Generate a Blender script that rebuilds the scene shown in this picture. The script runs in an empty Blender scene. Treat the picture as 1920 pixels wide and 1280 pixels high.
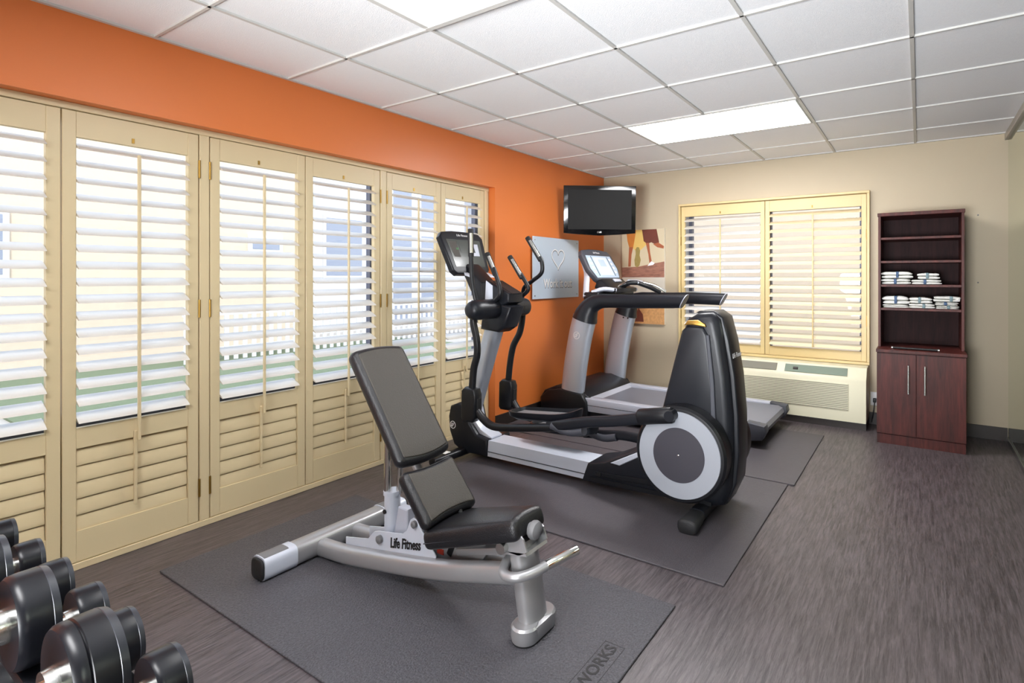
import bpy, bmesh, math, random
from mathutils import Vector, Matrix
random.seed(7)
scn = bpy.context.scene
COL = scn.collection
PI = math.pi
V = Vector

# ------------------------------------------------------------------ materials
def lin(c):
    def f(v):
        v /= 255.0
        return v / 12.92 if v <= .04045 else ((v + .055) / 1.055) ** 2.4
    return (f(c[0]), f(c[1]), f(c[2]), 1)

def mat(name, rgb, rough=.5, metal=0, spec=.5, bump=0, bscale=60, var=0, vscale=8, stretch=None, coat=0, emis=0):
    m = bpy.data.materials.new(name)
    m.use_nodes = True
    nt = m.node_tree
    b = nt.nodes['Principled BSDF']
    c = lin(rgb)
    b.inputs['Base Color'].default_value = c
    b.inputs['Roughness'].default_value = rough
    b.inputs['Metallic'].default_value = metal
    b.inputs['Specular IOR Level'].default_value = spec
    b.inputs['Coat Weight'].default_value = coat
    if emis:
        b.inputs['Emission Color'].default_value = c
        b.inputs['Emission Strength'].default_value = emis
    tc = nt.nodes.new('ShaderNodeTexCoord')
    mp = nt.nodes.new('ShaderNodeMapping')
    nt.links.new(tc.outputs['Object'], mp.inputs['Vector'])
    if stretch:
        mp.inputs['Scale'].default_value = stretch
    n = nt.nodes.new('ShaderNodeTexNoise')
    n.inputs['Scale'].default_value = vscale
    n.inputs['Detail'].default_value = 5
    nt.links.new(mp.outputs[0], n.inputs['Vector'])
    v = var if var else .02
    mx = nt.nodes.new('ShaderNodeMix')
    mx.data_type = 'RGBA'
    mx.inputs[6].default_value = tuple(min(1, x * (1 - v)) for x in c[:3]) + (1,)
    mx.inputs[7].default_value = tuple(min(1, x * (1 + v)) for x in c[:3]) + (1,)
    nt.links.new(n.outputs[0], mx.inputs[0])
    nt.links.new(mx.outputs[2], b.inputs['Base Color'])
    if bump:
        n2 = nt.nodes.new('ShaderNodeTexNoise')
        n2.inputs['Scale'].default_value = bscale
        n2.inputs['Detail'].default_value = 3
        nt.links.new(mp.outputs[0], n2.inputs['Vector'])
        bp = nt.nodes.new('ShaderNodeBump')
        bp.inputs['Strength'].default_value = bump
        bp.inputs['Distance'].default_value = .004
        nt.links.new(n2.outputs[0], bp.inputs['Height'])
        nt.links.new(bp.outputs[0], b.inputs['Normal'])
    return m

def wood(name, dark, light, rough, scale=(26, 1.6, 26), bump=.15, fine=7, spec=.5, planks=None):
    m = bpy.data.materials.new(name)
    m.use_nodes = True
    nt = m.node_tree
    b = nt.nodes['Principled BSDF']
    b.inputs['Roughness'].default_value = rough
    b.inputs['Specular IOR Level'].default_value = spec
    tc = nt.nodes.new('ShaderNodeTexCoord')
    mp = nt.nodes.new('ShaderNodeMapping')
    mp.inputs['Scale'].default_value = scale
    nt.links.new(tc.outputs['Object'], mp.inputs[0])
    n = nt.nodes.new('ShaderNodeTexNoise')
    n.inputs['Scale'].default_value = 1.3
    n.inputs['Detail'].default_value = 6
    n.inputs['Distortion'].default_value = .8
    nt.links.new(mp.outputs[0], n.inputs['Vector'])
    n2 = nt.nodes.new('ShaderNodeTexNoise')
    n2.inputs['Scale'].default_value = fine
    n2.inputs['Detail'].default_value = 8
    n2.inputs['Roughness'].default_value = .7
    n2.inputs['Distortion'].default_value = 1.2
    nt.links.new(mp.outputs[0], n2.inputs['Vector'])
    ad = nt.nodes.new('ShaderNodeMath')
    ad.operation = 'ADD'
    nt.links.new(n.outputs[0], ad.inputs[0])
    nt.links.new(n2.outputs[0], ad.inputs[1])
    r = nt.nodes.new('ShaderNodeMapRange')
    r.inputs['From Min'].default_value = .72
    r.inputs['From Max'].default_value = 1.28
    nt.links.new(ad.outputs[0], r.inputs['Value'])
    mx = nt.nodes.new('ShaderNodeMix')
    mx.data_type = 'RGBA'
    mx.inputs[6].default_value = lin(dark)
    mx.inputs[7].default_value = lin(light)
    nt.links.new(r.outputs[0], mx.inputs[0])
    nt.links.new(mx.outputs[2], b.inputs['Base Color'])
    bp = nt.nodes.new('ShaderNodeBump')
    bp.inputs['Strength'].default_value = bump
    bp.inputs['Distance'].default_value = .002
    nt.links.new(n2.outputs[0], bp.inputs['Height'])
    nt.links.new(bp.outputs[0], b.inputs['Normal'])
    return m

M = {}
M['ceil'] = mat('ceiling_tile', (238, 239, 240), .95, spec=.1, bump=.35, bscale=240, var=.03, vscale=120)
M['tbar'] = mat('ceiling_grid', (200, 199, 194), .5)
M['orange'] = mat('orange_paint', (218, 120, 58), .38, bump=.05, bscale=120, var=.03, vscale=2)
M['beige'] = mat('beige_paint', (190, 176, 150), .6, bump=.05, bscale=160, var=.02)
M['floor'] = wood('vinyl_wood_floor', (42, 36, 37), (104, 95, 98), .36, (62, 4.2, 62), .5, 3.4, .55)
M['mat'] = mat('rubber_mat', (76, 75, 80), .5, bump=1, bscale=170, var=.98, vscale=150)
M['mat2'] = mat('rubber_mat_worn', (76, 72, 76), .45, bump=.5, bscale=200, var=.12, vscale=40)
M['mattext'] = mat('mat_imprint', (30, 29, 31), .6)
M['base'] = mat('dark_baseboard', (38, 30, 27), .5)
M['cream'] = mat('cream_shutter_paint', (214, 196, 156), .38, var=.015)
M['cream2'] = mat('cream_frame_paint', (214, 192, 140), .4, var=.02)
M['slatc'] = mat('cream_louver_paint', (232, 216, 178), .4)
M['slat'] = mat('daylit_louver_paint', (218, 214, 207), .35)  # cream louvers whitened here for the daylight falling on them
M['brass'] = mat('aged_brass', (158, 124, 60), .35, .9)
M['winframe'] = mat('grey_window_frame', (96, 100, 118), .4, .2)
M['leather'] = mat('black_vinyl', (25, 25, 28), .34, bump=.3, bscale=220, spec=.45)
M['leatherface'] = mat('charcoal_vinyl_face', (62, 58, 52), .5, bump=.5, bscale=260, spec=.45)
M['black'] = mat('black_plastic', (21, 22, 26), .34, spec=.35)
M['satin'] = mat('satin_charcoal', (24, 26, 32), .36, spec=.32, bump=.05, bscale=300)
M['rubber'] = mat('black_rubber', (24, 24, 26), .6, bump=.2, bscale=200)
M['silver'] = mat('silver_paint', (172, 172, 174), .33, .5)
M['silverm'] = mat('silver_lacquer', (180, 187, 198), .3, .45)
M['belt'] = mat('treadmill_belt', (116, 118, 128), .32, bump=.1, bscale=300)
M['silverl'] = mat('light_silver_paint', (204, 210, 222), .36, .15)
M['silverw'] = mat('pale_grey_plastic', (180, 184, 196), .36)
M['steel'] = mat('brushed_steel', (196, 196, 192), .22, .95, bump=.05, bscale=300)
M['grey'] = mat('grey_end_cap', (112, 112, 114), .45)
M['dgrey'] = mat('dark_grey_plastic', (66, 68, 76), .45)
M['ring'] = mat('grey_disc_ring', (158, 162, 170), .4)
M['disc'] = mat('slate_disc', (56, 54, 62), .5)
M['chrome'] = mat('chrome', (220, 220, 218), .1, 1)
M['ink'] = mat('black_print', (16, 16, 18), .5)
M['white'] = mat('white_print', (236, 236, 236), .5)
M['ac'] = mat('ivory_plastic', (222, 218, 190), .45)
M['acdark'] = mat('grille_shadow', (120, 118, 104), .6)
M['acglass'] = mat('grey_green_control_window', (120, 134, 120), .25)
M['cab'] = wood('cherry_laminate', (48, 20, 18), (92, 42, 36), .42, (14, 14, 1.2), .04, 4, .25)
M['cabin'] = wood('cherry_laminate_shaded', (34, 19, 20), (56, 32, 32), .6, (14, 14, 1.2), .04, 4, .15)  # darker copy of the cherry laminate for shade inside the shelves
M['towel'] = mat('white_terry', (238, 238, 232), .95, bump=1, bscale=420)
M['band'] = mat('blue_towel_band', (58, 84, 118), .6)
M['band2'] = mat('teal_towel_band', (110, 132, 138), .6)
M['tv'] = mat('gloss_black', (12, 12, 14), .12, spec=.6)
M['screen'] = mat('dark_screen', (34, 34, 34), .5, spec=.12)
M['lcd'] = mat('blue_grey_display', (176, 194, 214), .35)
M['lcd2'] = mat('pale_display_window', (206, 216, 226), .3)
M['lcdoff'] = mat('dim_display', (70, 74, 70), .15, spec=.6)
M['alu'] = mat('brushed_aluminium', (196, 210, 224), .4, .2, bump=.1, bscale=40, stretch=(1, 1, 60))
M['alud'] = mat('painted_sign_shadow', (70, 76, 88), .5)  # dark tone for the shadows drawn behind heart and letters
M['dome'] = mat('dumbbell_urethane', (17, 18, 23), .3, spec=.32)
M['rim'] = mat('dumbbell_edge_highlight', (46, 49, 56), .32, .1)  # bright edge highlight of the weights put into a lighter grey
M['green'] = mat('green_light', (70, 150, 80), .4)
M['red'] = mat('red_sticker', (190, 60, 40), .5)
M['stucco'] = mat('warm_stucco', (204, 186, 164), .9, bump=.5, bscale=30, var=.05)
M['stucco2'] = mat('pale_stucco', (206, 207, 212), .9, bump=.3, bscale=30, var=.04)
M['glassdark'] = mat('far_window_glass', (136, 142, 156), .3)
M['concrete'] = mat('patio_concrete', (160, 152, 142), .9, bump=.3, var=.06)
M['grass'] = mat('lawn_grass', (96, 106, 78), .9, bump=1, bscale=90, var=.3, vscale=40)
M['fence'] = mat('white_fence_paint', (216, 216, 218), .6)
# artwork tones
M['a_sky'] = mat('print_warm_sky', (206, 192, 160), .6, var=.06, vscale=4)
M['a_sun'] = mat('print_sun_glow', (222, 186, 104), .6)
M['a_org'] = mat('print_orange', (196, 118, 46), .6, var=.2, vscale=12)
M['a_skin'] = mat('print_skin', (164, 92, 58), .6, var=.15, vscale=14)
M['a_hair'] = mat('print_brown', (110, 56, 42), .6, var=.2, vscale=20)
M['a_sole'] = mat('print_shoe_sole', (150, 132, 74), .6, var=.2, vscale=40)
M['a_gnd'] = mat('print_ground', (150, 104, 86), .7, var=.8, vscale=7, stretch=(2, 1, 10))
M['a_pale'] = mat('print_pale', (218, 212, 196), .6)
M['a_gold'] = mat('print_gold_field', (196, 146, 92), .7, var=.4, vscale=40)

def diffuser(name, strength):
    m = mat(name, (255, 250, 240), .4)
    nt = m.node_tree
    b = nt.nodes['Principled BSDF']
    b.inputs['Emission Color'].default_value = (.98, .98, 1, 1)
    b.inputs['Emission Strength'].default_value = strength
    return m
M['lamp'] = diffuser('lit_diffuser', 26)
M['lamp2'] = diffuser('dimmer_diffuser', 6)

def glass_mat():
    m = bpy.data.materials.new('window_glass')
    m.use_nodes = True
    nt = m.node_tree
    nt.nodes.clear()
    o = nt.nodes.new('ShaderNodeOutputMaterial')
    t = nt.nodes.new('ShaderNodeBsdfTransparent')
    t.inputs[0].default_value = (.95, .97, .98, 1)
    g = nt.nodes.new('ShaderNodeBsdfGlossy')
    g.inputs['Roughness'].default_value = .02
    f = nt.nodes.new('ShaderNodeFresnel')
    ge = nt.nodes.new('ShaderNodeNewGeometry')
    mr = nt.nodes.new('ShaderNodeMapRange')
    mr.inputs['To Min'].default_value = 1.45
    mr.inputs['To Max'].default_value = 1 / 1.45
    nt.links.new(ge.outputs['Backfacing'], mr.inputs['Value'])
    nt.links.new(mr.outputs[0], f.inputs['IOR'])
    x = nt.nodes.new('ShaderNodeMixShader')
    nt.links.new(f.outputs[0], x.inputs[0])
    nt.links.new(t.outputs[0], x.inputs[1])
    nt.links.new(g.outputs[0], x.inputs[2])
    nt.links.new(x.outputs[0], o.inputs[0])
    return m
M['glass'] = glass_mat()

def mirror_mat():
    m = mat('mirror_silver', (214, 222, 206), .02, 1)
    nt = m.node_tree
    b = nt.nodes['Principled BSDF']
    for l in list(b.inputs['Base Color'].links):
        nt.links.remove(l)
    b.inputs['Base Color'].default_value = lin((222, 230, 212))
    return m
M['mirror'] = mirror_mat()

# ------------------------------------------------------------------ geometry helpers
def new():
    return bmesh.new()

def xform(bm, verts, loc=(0, 0, 0), rot=(0, 0, 0)):
    mt = Matrix.Translation(V(loc)) @ Matrix.Rotation(rot[2], 4, 'Z') @ Matrix.Rotation(rot[1], 4, 'Y') @ Matrix.Rotation(rot[0], 4, 'X')
    for v in verts:
        v.co = mt @ v.co

def box(bm, a, b, bev=0, seg=2, rot=None, piv=None):
    """box between corners a and b"""
    a, b = V(a), V(b)
    c = (a + b) / 2
    s = b - a
    t = bmesh.new()
    bmesh.ops.create_cube(t, size=1)
    for v in t.verts:
        v.co = V((v.co.x * abs(s.x), v.co.y * abs(s.y), v.co.z * abs(s.z)))
    if bev:
        bmesh.ops.bevel(t, geom=t.edges[:], offset=min(bev, min(abs(s.x), abs(s.y), abs(s.z)) * .49), segments=seg, profile=.5, affect='EDGES')
    p = V(piv) if piv is not None else c
    for v in t.verts:
        v.co = v.co + (c - p)
    if rot:
        xform(t, t.verts, (0, 0, 0), rot)
    for v in t.verts:
        v.co = v.co + p
    merge(bm, t)

def merge(bm, t):
    me = bpy.data.meshes.new('tmp')
    t.to_mesh(me)
    t.free()
    bm.from_mesh(me)
    bpy.data.meshes.remove(me)

AX = {'y': (lambda p, k: V((p[0], k, p[1]))), 'x': (lambda p, k: V((k, p[0], p[1]))), 'z': (lambda p, k: V((p[0], p[1], k)))}
def prism(bm, pts, k0, k1, axis='y', bev=0, seg=3):
    """polygon (2 coordinates) extruded along axis from k0 to k1"""
    t = bmesh.new()
    f = AX[axis]
    va = [t.verts.new(f(p, k0)) for p in pts]
    vb = [t.verts.new(f(p, k1)) for p in pts]
    n = len(pts)
    t.faces.new(va)
    t.faces.new(vb[::-1])
    for i in range(n):
        t.faces.new([va[i], vb[i], vb[(i + 1) % n], va[(i + 1) % n]])
    bmesh.ops.recalc_face_normals(t, faces=t.faces)
    if bev:
        ends = [e for e in t.edges if abs((f((0, 0), 1)).dot(e.verts[0].co - e.verts[1].co)) < 1e-6]
        bmesh.ops.bevel(t, geom=ends, offset=bev, segments=seg, profile=.5, affect='EDGES', clamp_overlap=True)
    merge(bm, t)

def smooth_path(pts, n=6):
    """Catmull-Rom through pts"""
    P = [V(p) for p in pts]
    if len(P) < 3:
        return P
    out = []
    for i in range(len(P) - 1):
        p0 = P[i - 1] if i else P[0] * 2 - P[1]
        p1, p2 = P[i], P[i + 1]
        p3 = P[i + 2] if i + 2 < len(P) else P[-1] * 2 - P[-2]
        for k in range(n):
            t = k / n
            out.append(.5 * ((2 * p1) + (p2 - p0) * t + (2 * p0 - 5 * p1 + 4 * p2 - p3) * t * t + (3 * p1 - p0 - 3 * p2 + p3) * t ** 3))
    out.append(P[-1])
    return out

def tube(bm, pts, r, r2=None, seg=16, smooth=0, up=(0, 1, 0), rs=None, sq=0, caps=True, bevel=0):
    """swept ellipse: r along 'side', r2 along 'up' axis; sq: superellipse squareness; rs: radius factors"""
    P = smooth_path(pts, smooth) if smooth else [V(p) for p in pts]
    r2 = r if r2 is None else r2
    if rs is None:
        fac = [1] * len(P)
    else:
        fac = []
        for i in range(len(P)):
            t = i / (len(P) - 1) * (len(rs) - 1)
            j = min(int(t), len(rs) - 2)
            fac.append(rs[j] * (1 - (t - j)) + rs[j + 1] * (t - j))
    if bevel:
        d0 = (P[1] - P[0]).normalized()
        d1 = (P[-1] - P[-2]).normalized()
        P = [P[0], P[0] + d0 * bevel * .4, P[0] + d0 * bevel] + P[1:-1] + [P[-1] - d1 * bevel, P[-1] - d1 * bevel * .4, P[-1]]
        q = 1 - bevel / max(r, r2)
        fac = [fac[0] * q, fac[0] * (q + (1 - q) * .7), fac[0]] + fac[1:-1] + [fac[-1], fac[-1] * (q + (1 - q) * .7), fac[-1] * q]
    rings = []
    U = V(up).normalized()
    n = len(P)
    for i, p in enumerate(P):
        d = (P[min(i + 1, n - 1)] - P[max(i - 1, 0)])
        d.normalize()
        u = U - d * U.dot(d)
        if u.length < 1e-4:
            u = V((0, 0, 1)) - d * d.z
            if u.length < 1e-3:
                u = V((1, 0, 0)) - d * d.x
        u.normalize()
        s = d.cross(u)
        ring = []
        for k in range(seg):
            a = 2 * PI * (k + .5) / seg
            ca, sa = math.cos(a), math.sin(a)
            if sq:
                e = 1 - sq
                ca = math.copysign(abs(ca) ** e, ca)
                sa = math.copysign(abs(sa) ** e, sa)
            ring.append(bm.verts.new(p + s * ca * r * fac[i] + u * sa * r2 * fac[i]))
        rings.append(ring)
    for i in range(n - 1):
        for k in range(seg):
            a, b = rings[i], rings[i + 1]
            bm.faces.new([a[k], a[(k + 1) % seg], b[(k + 1) % seg], b[k]])
    if caps:
        bm.faces.new(rings[0][::-1])
        bm.faces.new(rings[-1])

def lathe(bm, prof, c, axis='y', seg=40):
    """prof: (radius, offset along axis)"""
    rings = []
    for r, h in prof:
        ring = []
        for k in range(seg):
            a = 2 * PI * k / seg
            x, y = r * math.cos(a), r * math.sin(a)
            if axis == 'y':
                p = V((x, h, y))
            elif axis == 'x':
                p = V((h, x, y))
            else:
                p = V((x, y, h))
            ring.append(bm.verts.new(V(c) + p))
        rings.append(ring)
    for a, b in zip(rings, rings[1:]):
        for k in range(seg):
            bm.faces.new([a[k], a[(k + 1) % seg], b[(k + 1) % seg], b[k]])
    bm.faces.new(rings[0])
    bm.faces.new(rings[-1])
    bmesh.ops.recalc_face_normals(bm, faces=bm.faces)

WL = {}
def wloc(o):
    return WL.get(o.name, V((0, 0, 0)))

def obj(name, bm, m, parent=None, sharp=35, label=None, local=False):
    bmesh.ops.recalc_face_normals(bm, faces=bm.faces)
    me = bpy.data.meshes.new(name)
    bm.to_mesh(me)
    bm.free()
    o = bpy.data.objects.new(name, me)
    COL.objects.link(o)
    me.materials.append(M[m] if isinstance(m, str) else m)
    me.shade_smooth()
    me.set_sharp_from_angle(angle=math.radians(sharp))
    if parent is not None:
        o.parent = parent
        if not local:
            me.transform(Matrix.Translation(-wloc(parent)))
            WL[o.name] = wloc(parent)
    if label:
        o['label'] = label
    return o

def thing(name, label, cat, loc=(0, 0, 0), group=None):
    o = bpy.data.objects.new(name, None)
    o.empty_display_size = .1
    COL.objects.link(o)
    o.location = loc
    WL[o.name] = V(loc)
    o['label'] = label
    o['category'] = cat
    if group:
        o['group'] = group
    return o

def tag(o, label, cat, group=None):
    o['label'] = label
    o['category'] = cat
    if group:
        o['group'] = group
    return o

def struct(name, bm, m, parent=None):
    o = obj(name, bm, m, parent)
    if parent is None:
        o['kind'] = 'structure'
    return o

def copy_tree(o, parent=None):
    c = o.copy()
    COL.objects.link(c)
    WL[c.name] = wloc(o)
    if parent is not None:
        c.parent = parent
    for ch in [x for x in o.children]:
        copy_tree(ch, c)
    return c

def text_bm(s, size, ext=.001, shear=0, width=1, bold=0, align='CENTER'):
    cu = bpy.data.curves.new('txt', 'FONT')
    cu.body = s
    cu.size = size
    cu.extrude = ext
    cu.shear = shear
    cu.offset = bold
    cu.align_x = align
    cu.align_y = 'CENTER'
    cu.resolution_u = 3
    o = bpy.data.objects.new('txt', cu)
    COL.objects.link(o)
    dg = bpy.context.evaluated_depsgraph_get()
    me = bpy.data.meshes.new_from_object(o.evaluated_get(dg))
    bpy.data.objects.remove(o)
    bpy.data.curves.remove(cu)
    bm = bmesh.new()
    bm.from_mesh(me)
    bpy.data.meshes.remove(me)
    for v in bm.verts:
        v.co.x *= width
    return bm

def place(bm, origin, ex, ey):
    """map local XY(Z) of a flat shape to origin + x*ex + y*ey + z*normal"""
    ex = V(ex).normalized()
    ey = V(ey)
    ey = (ey - ex * ey.dot(ex)).normalized()
    n = ex.cross(ey)
    o = V(origin)
    for v in bm.verts:
        c = v.co.copy()
        v.co = o + ex * c.x + ey * c.y + n * c.z
    return bm

def flat(bm, pts, z0=0, z1=.001):
    """polygon in XY as a thin plate (local)"""
    prism(bm, pts, z0, z1, 'z')

def ring_flat(bm, r0, r1, c=(0, 0), z=.001, seg=32, sx=1, sy=1):
    a = [bm.verts.new((c[0] + r0 * sx * math.cos(2 * PI * k / seg), c[1] + r0 * sy * math.sin(2 * PI * k / seg), z)) for k in range(seg)]
    b = [bm.verts.new((c[0] + r1 * sx * math.cos(2 * PI * k / seg), c[1] + r1 * sy * math.sin(2 * PI * k / seg), z)) for k in range(seg)]
    a2 = [bm.verts.new((v.co.x, v.co.y, 0)) for v in a]
    b2 = [bm.verts.new((v.co.x, v.co.y, 0)) for v in b]
    for k in range(seg):
        j = (k + 1) % seg
        bm.faces.new([a[k], a[j], b[j], b[k]])
        bm.faces.new([b[k], b[j], b2[j], b2[k]])
        bm.faces.new([a[j], a[k], a2[k], a2[j]])

def logo_bm(r):
    """circled LF monogram"""
    bm = new()
    ring_flat(bm, r * .84, r, z=.0012)
    for pts in ([(-.42, .5), (-.22, .5), (-.42, -.28), (-.1, -.28), (-.14, -.45), (-.68, -.45)],
                [(.02, .5), (.6, .5), (.54, .34), (.16, .34), (.1, .1), (.44, .1), (.38, -.05), (.06, -.05), (-.04, -.5), (-.22, -.5)]):
        flat(bm, [(x * r, y * r) for x, y in pts], 0, .0012)
    return bm

# ------------------------------------------------------------------ room shell
RX, RY0, RY1, H = 3.60, -1.7, 5.16, 2.365
WY0, WY1, WZ = .19, 3.362, 2.004          # left recess
T = .26
b = new()
box(b, (-T, RY0 - T, -.3), (RX + T, RY1 + T, 0))
struct('floor', b, 'floor')
b = new()
box(b, (-.7, RY0 - .7, H + .006), (RX + .7, RY1 + .7, H + .3))
struct('ceiling', b, 'ceil')
b = new()
gx = [.544 + .61 * k for k in range(6)]
gy = [2.2555 + .61 * k for k in range(-6, 5)]
for x in gx:
    box(b, (x - .009, RY0, H - .003), (x + .009, RY1, H + .006))
for y in gy:
    box(b, (0, y - .006, H - .003), (RX, y + .006, H + .006))
struct('trim_1', b, 'tbar')
b = new()
box(b, (0, RY0, H - .004), (.02, RY1, H + .006))
box(b, (0, RY1 - .02, H - .004), (RX, RY1, H + .006))
struct('trim_2', b, 'tbar')
b = new()
box(b, (-T, RY0 - T, 0), (0, WY0, H))
box(b, (-T, WY1, 0), (0, RY1 + T, H))
box(b, (-T, WY0, WZ), (0, WY1, H))
struct('wall_left', b, 'orange')
BX0, BX1, BZ0, BZ1 = .95, 2.60, .55, 1.93
b = new()
box(b, (0, RY1, 0), (BX0, RY1 + T, H))
box(b, (BX1, RY1, 0), (RX + T, RY1 + T, H))
box(b, (BX0, RY1, 0), (BX1, RY1 + T, BZ0))
box(b, (BX0, RY1, BZ1), (BX1, RY1 + T, H))
struct('wall_back', b, 'beige')
b = new()
box(b, (RX, RY0 - T, 0), (RX + T, RY1 + T, H))
struct('wall_right', b, 'beige')
b = new()
box(b, (-T, RY0 - T, 0), (RX + T, RY0, H))
struct('wall_front', b, 'beige')
b = new()
box(b, (0, WY1 + .002, 0), (.012, RY1, .10))
struct('baseboard_left', b, 'base')
b = new()
box(b, (.012, RY1 - .012, 0), (RX - .012, RY1, .10))
struct('baseboard_back', b, 'base')
# mirror on the right wall
t = thing('wall_mirror', 'tall frameless mirror covering the right wall beside the cabinet', 'mirror', (RX, 2.2, 0))
b = new()
box(b, (RX - .008, RY0 + .3, .035), (RX, RY1 - .004, H - .05))
obj('mirror_glass', b, 'mirror', t)
b = new()
box(b, (RX - .018, RY0 + .3, .0), (RX, RY1 - .014, .035), .003)
obj('bottom_channel', b, 'steel', t)
b = new()
box(b, (RX - .03, RY0, H - .055), (RX, RY1, H - .004), .004)
struct('trim_3', b, 'tbar')

# windows behind the shutters (glazing in the wall)
b = new()
SX = -.20
box(b, (SX - .04, WY0, .0), (SX, WY1, .585))                 # knee panel under the glass
box(b, (SX - .03, WY0, WZ - .05), (SX + .01, WY1, WZ))
struct('trim_4', b, 'cream')
b = new()
box(b, (SX - .03, WY0, .585), (SX + .015, WY1, .64))
for y in (WY0 + .02, 1.27, 2.33, WY1 - .02):
    box(b, (SX - .03, y - .02, .64), (SX + .012, y + .02, WZ - .05))
w1 = struct('window_1', b, 'winframe')
b = new()
box(b, (SX - .012, WY0, .64), (SX - .008, WY1, WZ - .05))
obj('window_pane', b, 'glass', w1)
b = new()
for z in (BZ0, BZ1 - .04):
    box(b, (BX0, RY1 + .14, z), (BX1, RY1 + .19, z + .04))
for x in (BX0, (BX0 + BX1) / 2 - .02, BX1 - .04):
    box(b, (x, RY1 + .14, BZ0), (x + .04, RY1 + .19, BZ1))
w2 = struct('window_2', b, 'winframe')
b = new()
box(b, (BX0 + .04, RY1 + .162, BZ0 + .04), (BX1 - .04, RY1 + .166, BZ1 - .04))
obj('window_pane', b, 'glass', w2)

b = new()
box(b, (-T, WY0, .03), (-.105, WY0 + .006, WZ))
box(b, (-T, WY1 - .006, .03), (-.105, WY1, WZ))
box(b, (-T, WY0 + .006, WZ - .006), (-.105, WY1 - .006, WZ))
struct('trim_5', b, 'fence')
b = new()
box(b, (BX0, RY1 + .002, BZ0), (BX0 + .005, RY1 + T, BZ1))
box(b, (BX1 - .005, RY1 + .002, BZ0), (BX1, RY1 + T, BZ1))
box(b, (BX0, RY1 + .002, BZ0), (BX1, RY1 + T, BZ0 + .005))
struct('trim_6', b, 'fence')

# ------------------------------------------------------------------ shutters
def louvers(bm, y0, y1, z0, z1, n, tilt, depth, xc, thick=.011):
    """elliptical blades, in panel coordinates (+x = room side), room edge low"""
    p = (z1 - z0) / n
    for i in range(n):
        zc = z0 + p * (i + .5)
        prof = []
        for k in range(14):
            a = 2 * PI * k / 14
            u, w = depth / 2 * math.cos(a), thick / 2 * math.sin(a)
            prof.append((xc + u * math.cos(tilt) + w * math.sin(tilt), zc - u * math.sin(tilt) + w * math.cos(tilt)))
        prism(bm, prof, y0, y1, 'y')

def make_panel(width, label, hinge_side, z0, z1, zo0, zo1, zm=None, nlo=0, nup=16, tilt=24, frame='cream', slat='slat', group=None, stile=.047, pins=True):
    """shutter panel: origin at lower left corner of its room side, y to the right"""
    t = thing('window_shutter', label, 'shutter', (0, 0, 0), group)
    W = width
    b = new()
    g = .0025
    D = -.03
    box(b, (D, g, z0), (0, stile, z1), .002, 1)
    box(b, (D, W - stile, z0), (0, W - g, z1), .002, 1)
    box(b, (D, stile, zo1), (-.002, W - stile, z1), .001, 1)
    if zm:
        box(b, (D, stile, zm[0]), (-.002, W - stile, zm[1]), .001, 1)
        box(b, (D, stile, z0), (-.002, W - stile, zm[2]), .001, 1)
    else:
        box(b, (D, stile, z0), (-.002, W - stile, zo0), .001, 1)
    obj('panel_frame', b, frame, t, local=True)
    b = new()
    louvers(b, stile + .002, W - stile - .002, zo0, zo1, nup, math.radians(tilt), .089, -.015)
    obj('louver_panel', b, slat, t, local=True, sharp=50)
    c = W / 2
    xr = -.015 + .0445 * math.cos(math.radians(tilt)) + .004
    b = new()
    box(b, (xr, c - .006, zo0 - (.10 if zm else -.015)), (xr + .012, c + .006, zo1 - .045), .002, 1)
    obj('tilt_rod', b, frame, t, local=True)
    if zm:
        b = new()
        louvers(b, stile + .002, W - stile - .002, zm[2], zm[0], nlo, math.radians(80), .080, -.016, .009)
        obj('louver_panel', b, frame, t, local=True, sharp=50)
        b = new()
        box(b, (.010, c - .014, zm[2] + .05), (.022, c - .001, zm[0] + .035), .003, 1)
        obj('tilt_rod', b, frame, t, local=True)
    if pins:
        b = new()
        box(b, (-.002, c - .016, zo1 + .012), (.001, c - .006, zo1 + .034))
        obj('rod_notch', b, 'brass', t, local=True)
    if hinge_side:
        for z in ((.20, 1.10, 1.80) if zm else (z0 + .35, z1 - .35)):
            b = new()
            y = W if hinge_side > 0 else 0
            tube(b, [(.004, y, z - .045), (.004, y, z + .045)], .005, seg=10)
            obj('hinge', b, 'brass', t, local=True)
    return t

FX = -.07
edges = [(.241, .741), (.741, 1.246), (1.293, 1.792), (1.792, 2.304), (2.354, 2.838), (2.838, 3.308)]
names = ['cream plantation shutter panel at the far left, cut by the photo edge',
         'widest cream shutter panel, directly above the dumbbells, hinged on its right',
         'third cream shutter panel from the left, hinged to the first brass-hinged post',
         'cream shutter panel directly behind the bench backrest, grey house window seen through it',
         'cream shutter panel between the bench backrest and the cross trainer, far building windows behind',
         'narrowest-looking cream shutter panel behind the cross trainer console, next to the orange wall']
for (y0, y1), nm, hs in zip(edges, names, (0, 1, -1, 1, -1, 0)):
    p = make_panel(y1 - y0, nm, hs, .033, 1.972, .612, 1.862, (.52, .608, .165), 5, 17, 24, group='shutter panels of the left window')
    p.location = (FX, y0, 0)
b = new()
box(b, (FX - .05, WY0, 1.975), (FX + .006, WY1 - .003, WZ), .002, 1)
box(b, (FX - .05, WY0, 0), (FX + .006, WY1 - .003, .030), .002, 1)
for y0, y1 in ((WY0 + .001, .239), (1.248, 1.291), (2.306, 2.352), (3.310, WY1 - .003)):
    box(b, (FX - .05, y0, .03), (FX + .003, y1, 1.975), .002, 1)
struct('trim_7', b, 'cream')

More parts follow.
